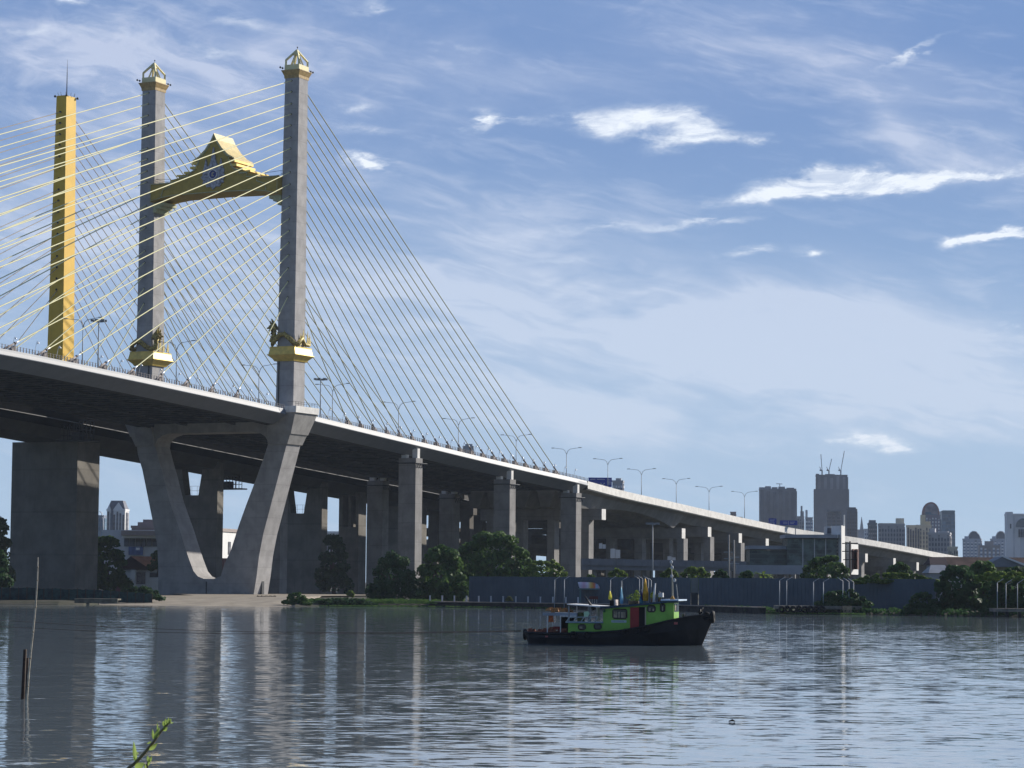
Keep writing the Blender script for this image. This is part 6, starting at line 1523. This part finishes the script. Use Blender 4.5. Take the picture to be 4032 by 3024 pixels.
potted(2480, .9, .55, 'wide potted plant on the roof between the blue and ochre flags', 1); potted(2497, .45, .95, 'taller bushy potted plant left of the ochre flag', 2); potted(2560, .4, .5, 'small dark potted plant right of the ochre flag', 3); potted(2587, .35, .4, 'small potted plant behind the white post on the roof', 4)
bx = goods('white_post', 'white post with a red tip on the roof in front of the wheelhouse', 'post', ub_(2574), .8, zb_(2574, 2374), lambda mb, u, v, z: mb.tube([(u, v, z), (u + .03, v, z + .75), (u + .12, v, z + 1.6)], [.12, .09, .05], 7), white_p)
rad_ = thing('searchlight', TF((ub_(2604), 1.2, zb_(2604, 2372))), 'white searchlight box on a short stalk above the wheelhouse', 'searchlight')
mb = MB(TF); u = ub_(2598); mb.tube([(u, 1.2, zb_(2600, 2372)), (u, 1.2, zb_(2600, 2350))], .04, 5); mb.build('stalk', dark_m, rad_); mb = MB(TF); mb.box(u - .15, u + .22, .9, 1.4, zb_(2600, 2352), zb_(2600, 2335)); mb.build('lamp_box', offwhite, rad_)
ms = thing('signal_mast', TF((ub_(2641), 1.6, zb_(2641, 2368))), 'tall thin signal mast with lamps above the wheelhouse', 'mast')
mb = MB(TF); u = ub_(2641); z0, z1 = zb_(2641, 2368), zb_(2641, 2216); mb.tube([(u + .05, 1.6, z0), (u, 1.6, (z0 + z1) / 2), (u - .12, 1.6, z1)], [.08, .06, .04], 7); mb.build('pole', mat('mast_pale', (.36, .34, .26), .6), ms)
for z_, o1 in ((z1, 0), (z1 - .45, .08), (z1 - 1.15, .05), (z1 - 1.5, .28)): mb = MB(TF); mb.lathe((u - .1 + o1, 1.6, z_ - .1), [(.06, 0), (.12, .06), (.12, .2), (.04, .28)], 8); mb.build('signal_lamp', offwhite, ms)
goods('aerial', 'short pale aerial leaning on the wheelhouse roof edge', 'aerial', ub_(2665), 1.2, zb_(2665, 2362), lambda mb, u, v, z: mb.tube([(u + .05, v, z), (u - .12, v, z + 1.25)], .04, 5), mat('aerial_grey', (.3, .32, .3), .6))
goods('duck_figure', 'small orange bundle at the foot of the signal mast', 'bundle', ub_(2646), 1.0, zb_(2646, 2366), lambda mb, u, v, z: mb.lathe((u, v, z), [(.16, 0), (.2, .12), (.12, .3), (.05, .4)], 8), mat('bundle_orange', (.5, .27, .07), .8))
goods('horn_pair', 'dark horn cluster beside the white post on the roof', 'horn', ub_(2588), 1.3, zb_(2588, 2372), lambda mb, u, v, z: (mb.tube([(u, v, z), (u, v, z + .75)], .035, 5), mb.tube([(u - .1, v, z + .7), (u + .15, v, z + .8)], [.04, .1], 7)), dark_m)
# tyres on the hull
ty = [(2052, 2491, .95, 'hung on the stern quarter'), (2264, 2494, .30, 'under the left aft window'), (2317, 2495, .30, 'under the right aft window'), (2470, 2484, .34, 'below the name plate'), (2512, 2478, .36, 'below the red door'), (2552, 2470, .36, 'just right of the doorway'), (2786, 2436, .42, 'on the bow tip')]
for x, y, R, lb in ty:
    u = ub_(x); hw = [s[2] for s in st_ if s[0] <= max(0, u)][-1]; 
    v = cv - hw - .12 if x < 2700 else cv
    mb = MB(TF)
    if x > 2700: torus(mb, (15.45, cv, zb_(x, y) + .12), .34, .2, 'x')
    elif x < 2100: torus(mb, (-.12, cv - .4, .72), .32, .17, 'x'); torus(mb, (-.12, cv + .6, .72), .32, .17, 'x')
    else: torus(mb, (u, v, zb_(x, y) - .1), .22, .11, 'y')
    mb.build('tyre_fender', tyre_m, boat)
mb = MB(TF); torus(mb, (15.0, cv - .5, 2.4), .25, .11, 'y'); mb.build('tyre_fender', tyre_m, boat)
mb = MB(TF); mb.tube([(14.4, cv, 2.1), (14.4, cv, 2.95)], .11, 8); mb.tube([(14.15, cv, 2.7), (14.65, cv, 2.7)], .06, 6); mb.tube([(14.55, cv, 2.6), (14.65, cv, 3.1)], .05, 6); mb.build('bow_bitt', hullm, boat)
mb = MB(TF); mb.lathe((12.1, cv - .6, 1.9), [(.35, 0), (.3, .2), (.12, .45), (.1, .55)], 9); mb.lathe((13.1, cv - .4, 2.1), [(.1, 0), (.1, .4), (.14, .45)], 8); mb.build('windlass', mat('windlass_grey', (.10, .09, .08), .7), boat)
mb = MB(TF); u = ub_(2658); mb.box(u, u + .28, cv - 1.62 - .12, cv - 1.62 - .02, zb_(2660, 2458), zb_(2660, 2449)); u = ub_(2150); mb.box(u, u + .22, cv - 2.13, cv - 2.06, zb_(2150, 2507), zb_(2150, 2501)); mb.build('faded_red_mark', mat('faded_red', (.35, .10, .10), .8), boat)
# tow ropes
for (pts_, lb) in ((((2050, 2483), (1500, 2492), (900, 2487), (390, 2467), (0, 2442), (-700, 2395)), 'upper of the two tow ropes running left from the tug'), (((2050, 2486), (1500, 2496), (900, 2495), (390, 2486), (0, 2467.5), (-700, 2430)), 'lower of the two tow ropes running left from the tug')):
    mb = MB(); P_ = [at(x, y, 214 + (2050 - x) * .004) for x, y in pts_]
    fine = []
    for i in range(len(P_) - 1):
        for j in range(6): fine.append(tuple(P_[i].lerp(P_[i + 1], j / 6)))
    mb.tube(fine + [tuple(P_[-1])], .022, 5); o_ = mb.build('tow_rope', mat('rope_brown', (.07, .045, .035), .9), None, base=P_[0]); tag(o_, lb, 'rope', 'tow ropes behind the tug')

# ================================================================== posts and sprig in the foreground
Yp = 108.6
a, b = at(89, 2760, Yp), at(99, 2556.6, Yp)
mb = MB(); mb.tube([(a.x, Yp, -.8), tuple(a), tuple(b)], [.085, .085, .075], 9); o_ = mb.build('mooring_post', wood_d, None, base=(a.x, Yp, 0)); tag(o_, 'thick dark wooden post standing in the water at the left', 'post')
a, b = at(103, 2760, Yp), at(107, 2590, Yp)
mb = MB(); mb.tube([(a.x, Yp + .1, -.8), (b.x, Yp + .1, b.z)], .05, 8); o_ = mb.build('mooring_post', wood_d, None, base=(a.x, Yp, 0)); tag(o_, 'thinner dark stake right beside the thick wooden post', 'post')
P_ = [at(x, y, Yp - .3) for x, y in ((103, 2800), (107, 2735), (114, 2640), (122, 2560), (131, 2480), (140, 2390), (146, 2300), (148, 2250), (149.5, 2194))]
mb = MB(); mb.tube([tuple(p) for p in P_], [.045, .045, .043, .041, .038, .034, .030, .026, .014], 8); bm_ = mb.build('bamboo_pole', bamboo, None, base=(P_[1].x, Yp, 0)); tag(bm_, 'tall slender pale bamboo pole leaning beside the dark post', 'pole')
mb = MB()
for i, q in enumerate((1.35, 2.6, 3.9, 5.0, 6.3, 7.3)):
    p = P_[int(q)].lerp(P_[min(8, int(q) + 1)], q - int(q)); mb.tube([tuple(p - Vector((0, 0, .03))), tuple(p + Vector((0, 0, .03)))], .052 - .003 * i, 8)
mb.build('node_ring', mat('bamboo_node', (.30, .24, .17), .7), bm_)
# sprig: two stems with young leaves, rooted in the near bank
Ys = 5.0
sprig = thing('leafy_sprig', Vector((at(480, 3024, Ys).x - .1, Ys, 3.3)), 'fresh green leafy sprig reaching up at the bottom left', 'plant')
def S(zx, zy, dY=0): return at(480 + zx / 6.8, 2780 + zy / 6.8, Ys + dY)
stemm = mat('sprig_stem', (.24, .20, .10), .7, .3, 40); leafg = leafmat('sprig_leaf', (.50, .60, .20), (.32, .45, .10), .45); leafg.node_tree.nodes['Principled BSDF'].inputs['Roughness'].default_value = .4
pt_ = [Vector((sprig.location.x, Ys, 3.3)), S(-420, 2400), S(180, 1660), S(370, 1520), S(620, 1240), S(850, 960), S(1040, 690), S(1150, 560), S(1290, 440), S(1310, 380)]
mb = MB(); mb.tube([tuple(p) for p in pt_], [.006, .005, .0035, .0033, .003, .0027, .0022, .002, .0016, .001], 7); mb.build('stem', stemm, sprig)
pt2 = [Vector((sprig.location.x + .05, Ys + .05, 3.3)), S(200, 2600, .05), S(650, 1700, .04), S(700, 1500, .03), S(720, 1370, .03)]
mb = MB(); mb.tube([tuple(p) for p in pt2], [.006, .004, .0028, .0022, .0015], 7); mb.build('stem', stemm, sprig)
def leaf(p0, p1, w, bend=.15, tw=0):
    a, b = S(*p0), S(*p1); d = b - a; L = d.length; sd = d.cross(Vector((0, 1, .25 + tw))).normalized(); up_ = d.cross(sd).normalized(); mb = MB(); pr = None; n_ = 8
    for i in range(n_ + 1):
        q = i / n_; hw = w / 6.8 * Ys / 10210 * (sin(pi * q ** .8) * .5 + .01); c_ = a + d * q + up_ * (bend * L * sin(pi * q)); cur = (mb.pt(tuple(c_ - sd * hw + up_ * hw * .5)), mb.pt(tuple(c_)), mb.pt(tuple(c_ + sd * hw + up_ * hw * .5)))
        if pr: mb.face([pr[0], pr[1], cur[1], cur[0]], True); mb.face([pr[1], pr[2], cur[2], cur[1]], True)
        pr = cur
    mb.build('leaf', leafg, sprig)
for p0, p1, w, bn, tw in (((385, 1520), (315, 930), 110, .04, 0), ((375, 1500), (305, 1280), 45, .1, .5), ((340, 1650), (610, 1520), 190, .1, 0), ((850, 900), (822, 610), 70, .05, 0), ((860, 900), (1010, 560), 120, .1, .3), ((960, 720), (955, 440), 45, .1, 0),
        ((790, 950), (665, 1010), 50, .05, 0), ((720, 1180), (960, 980), 110, .1, .2), ((1100, 660), (1230, 560), 100, .1, 0), ((1120, 650), (1170, 480), 70, .1, 0), ((1150, 560), (1100, 390), 80, .1, .2), ((1180, 560), (1170, 330), 90, .1, .4), ((1230, 520), (1250, 300), 90, .1, 0),
        ((1270, 460), (1310, 320), 70, .1, .2), ((1290, 450), (1390, 440), 40, .1, 0), ((700, 1480), (690, 1320), 70, .1, 0), ((710, 1500), (800, 1330), 90, .1, .3), ((640, 1700), (620, 1540), 60, .1, 0), ((430, 1300), (425, 1220), 30, .1, 0), ((700, 1600), (760, 1400), 60, .1, 0)):
    leaf(p0, p1, w, bn, tw)
# floating bits
mb = MB(); c = at(2882, 2831, 95); mb.tube([(c.x - .12, 95, .03), (c.x + .02, 95, .07), (c.x + .12, 95, .03)], [.02, .045, .02], 6); tag(mb.build('floating_debris', wood_d, None, base=(c.x, 95, 0)), 'small dark scrap floating on the open water at the right', 'debris')

# ================================================================== haze: one closed box of even thin air
mb = MB(); mb.box(-2600, 2600, -60, 9600, -2.2, 420)
hz = mb.build('haze', conc); hm = bpy.data.materials.new('thin_air'); hm.use_nodes = True; k = NG(hm.node_tree)
for n in list(k.n):
    if n.type == 'BSDF_PRINCIPLED': k.n.remove(n)
pv = k.node('ShaderNodeVolumePrincipled'); pv.inputs['Color'].default_value = (.72, .84, 1.0, 1); pv.inputs['Density'].default_value = .00005; pv.inputs['Anisotropy'].default_value = .0
k.l.new(pv.outputs[0], k.n['Material Output'].inputs['Volume'])
hz.data.materials.clear(); hz.data.materials.append(hm); hz['kind'] = 'stuff'
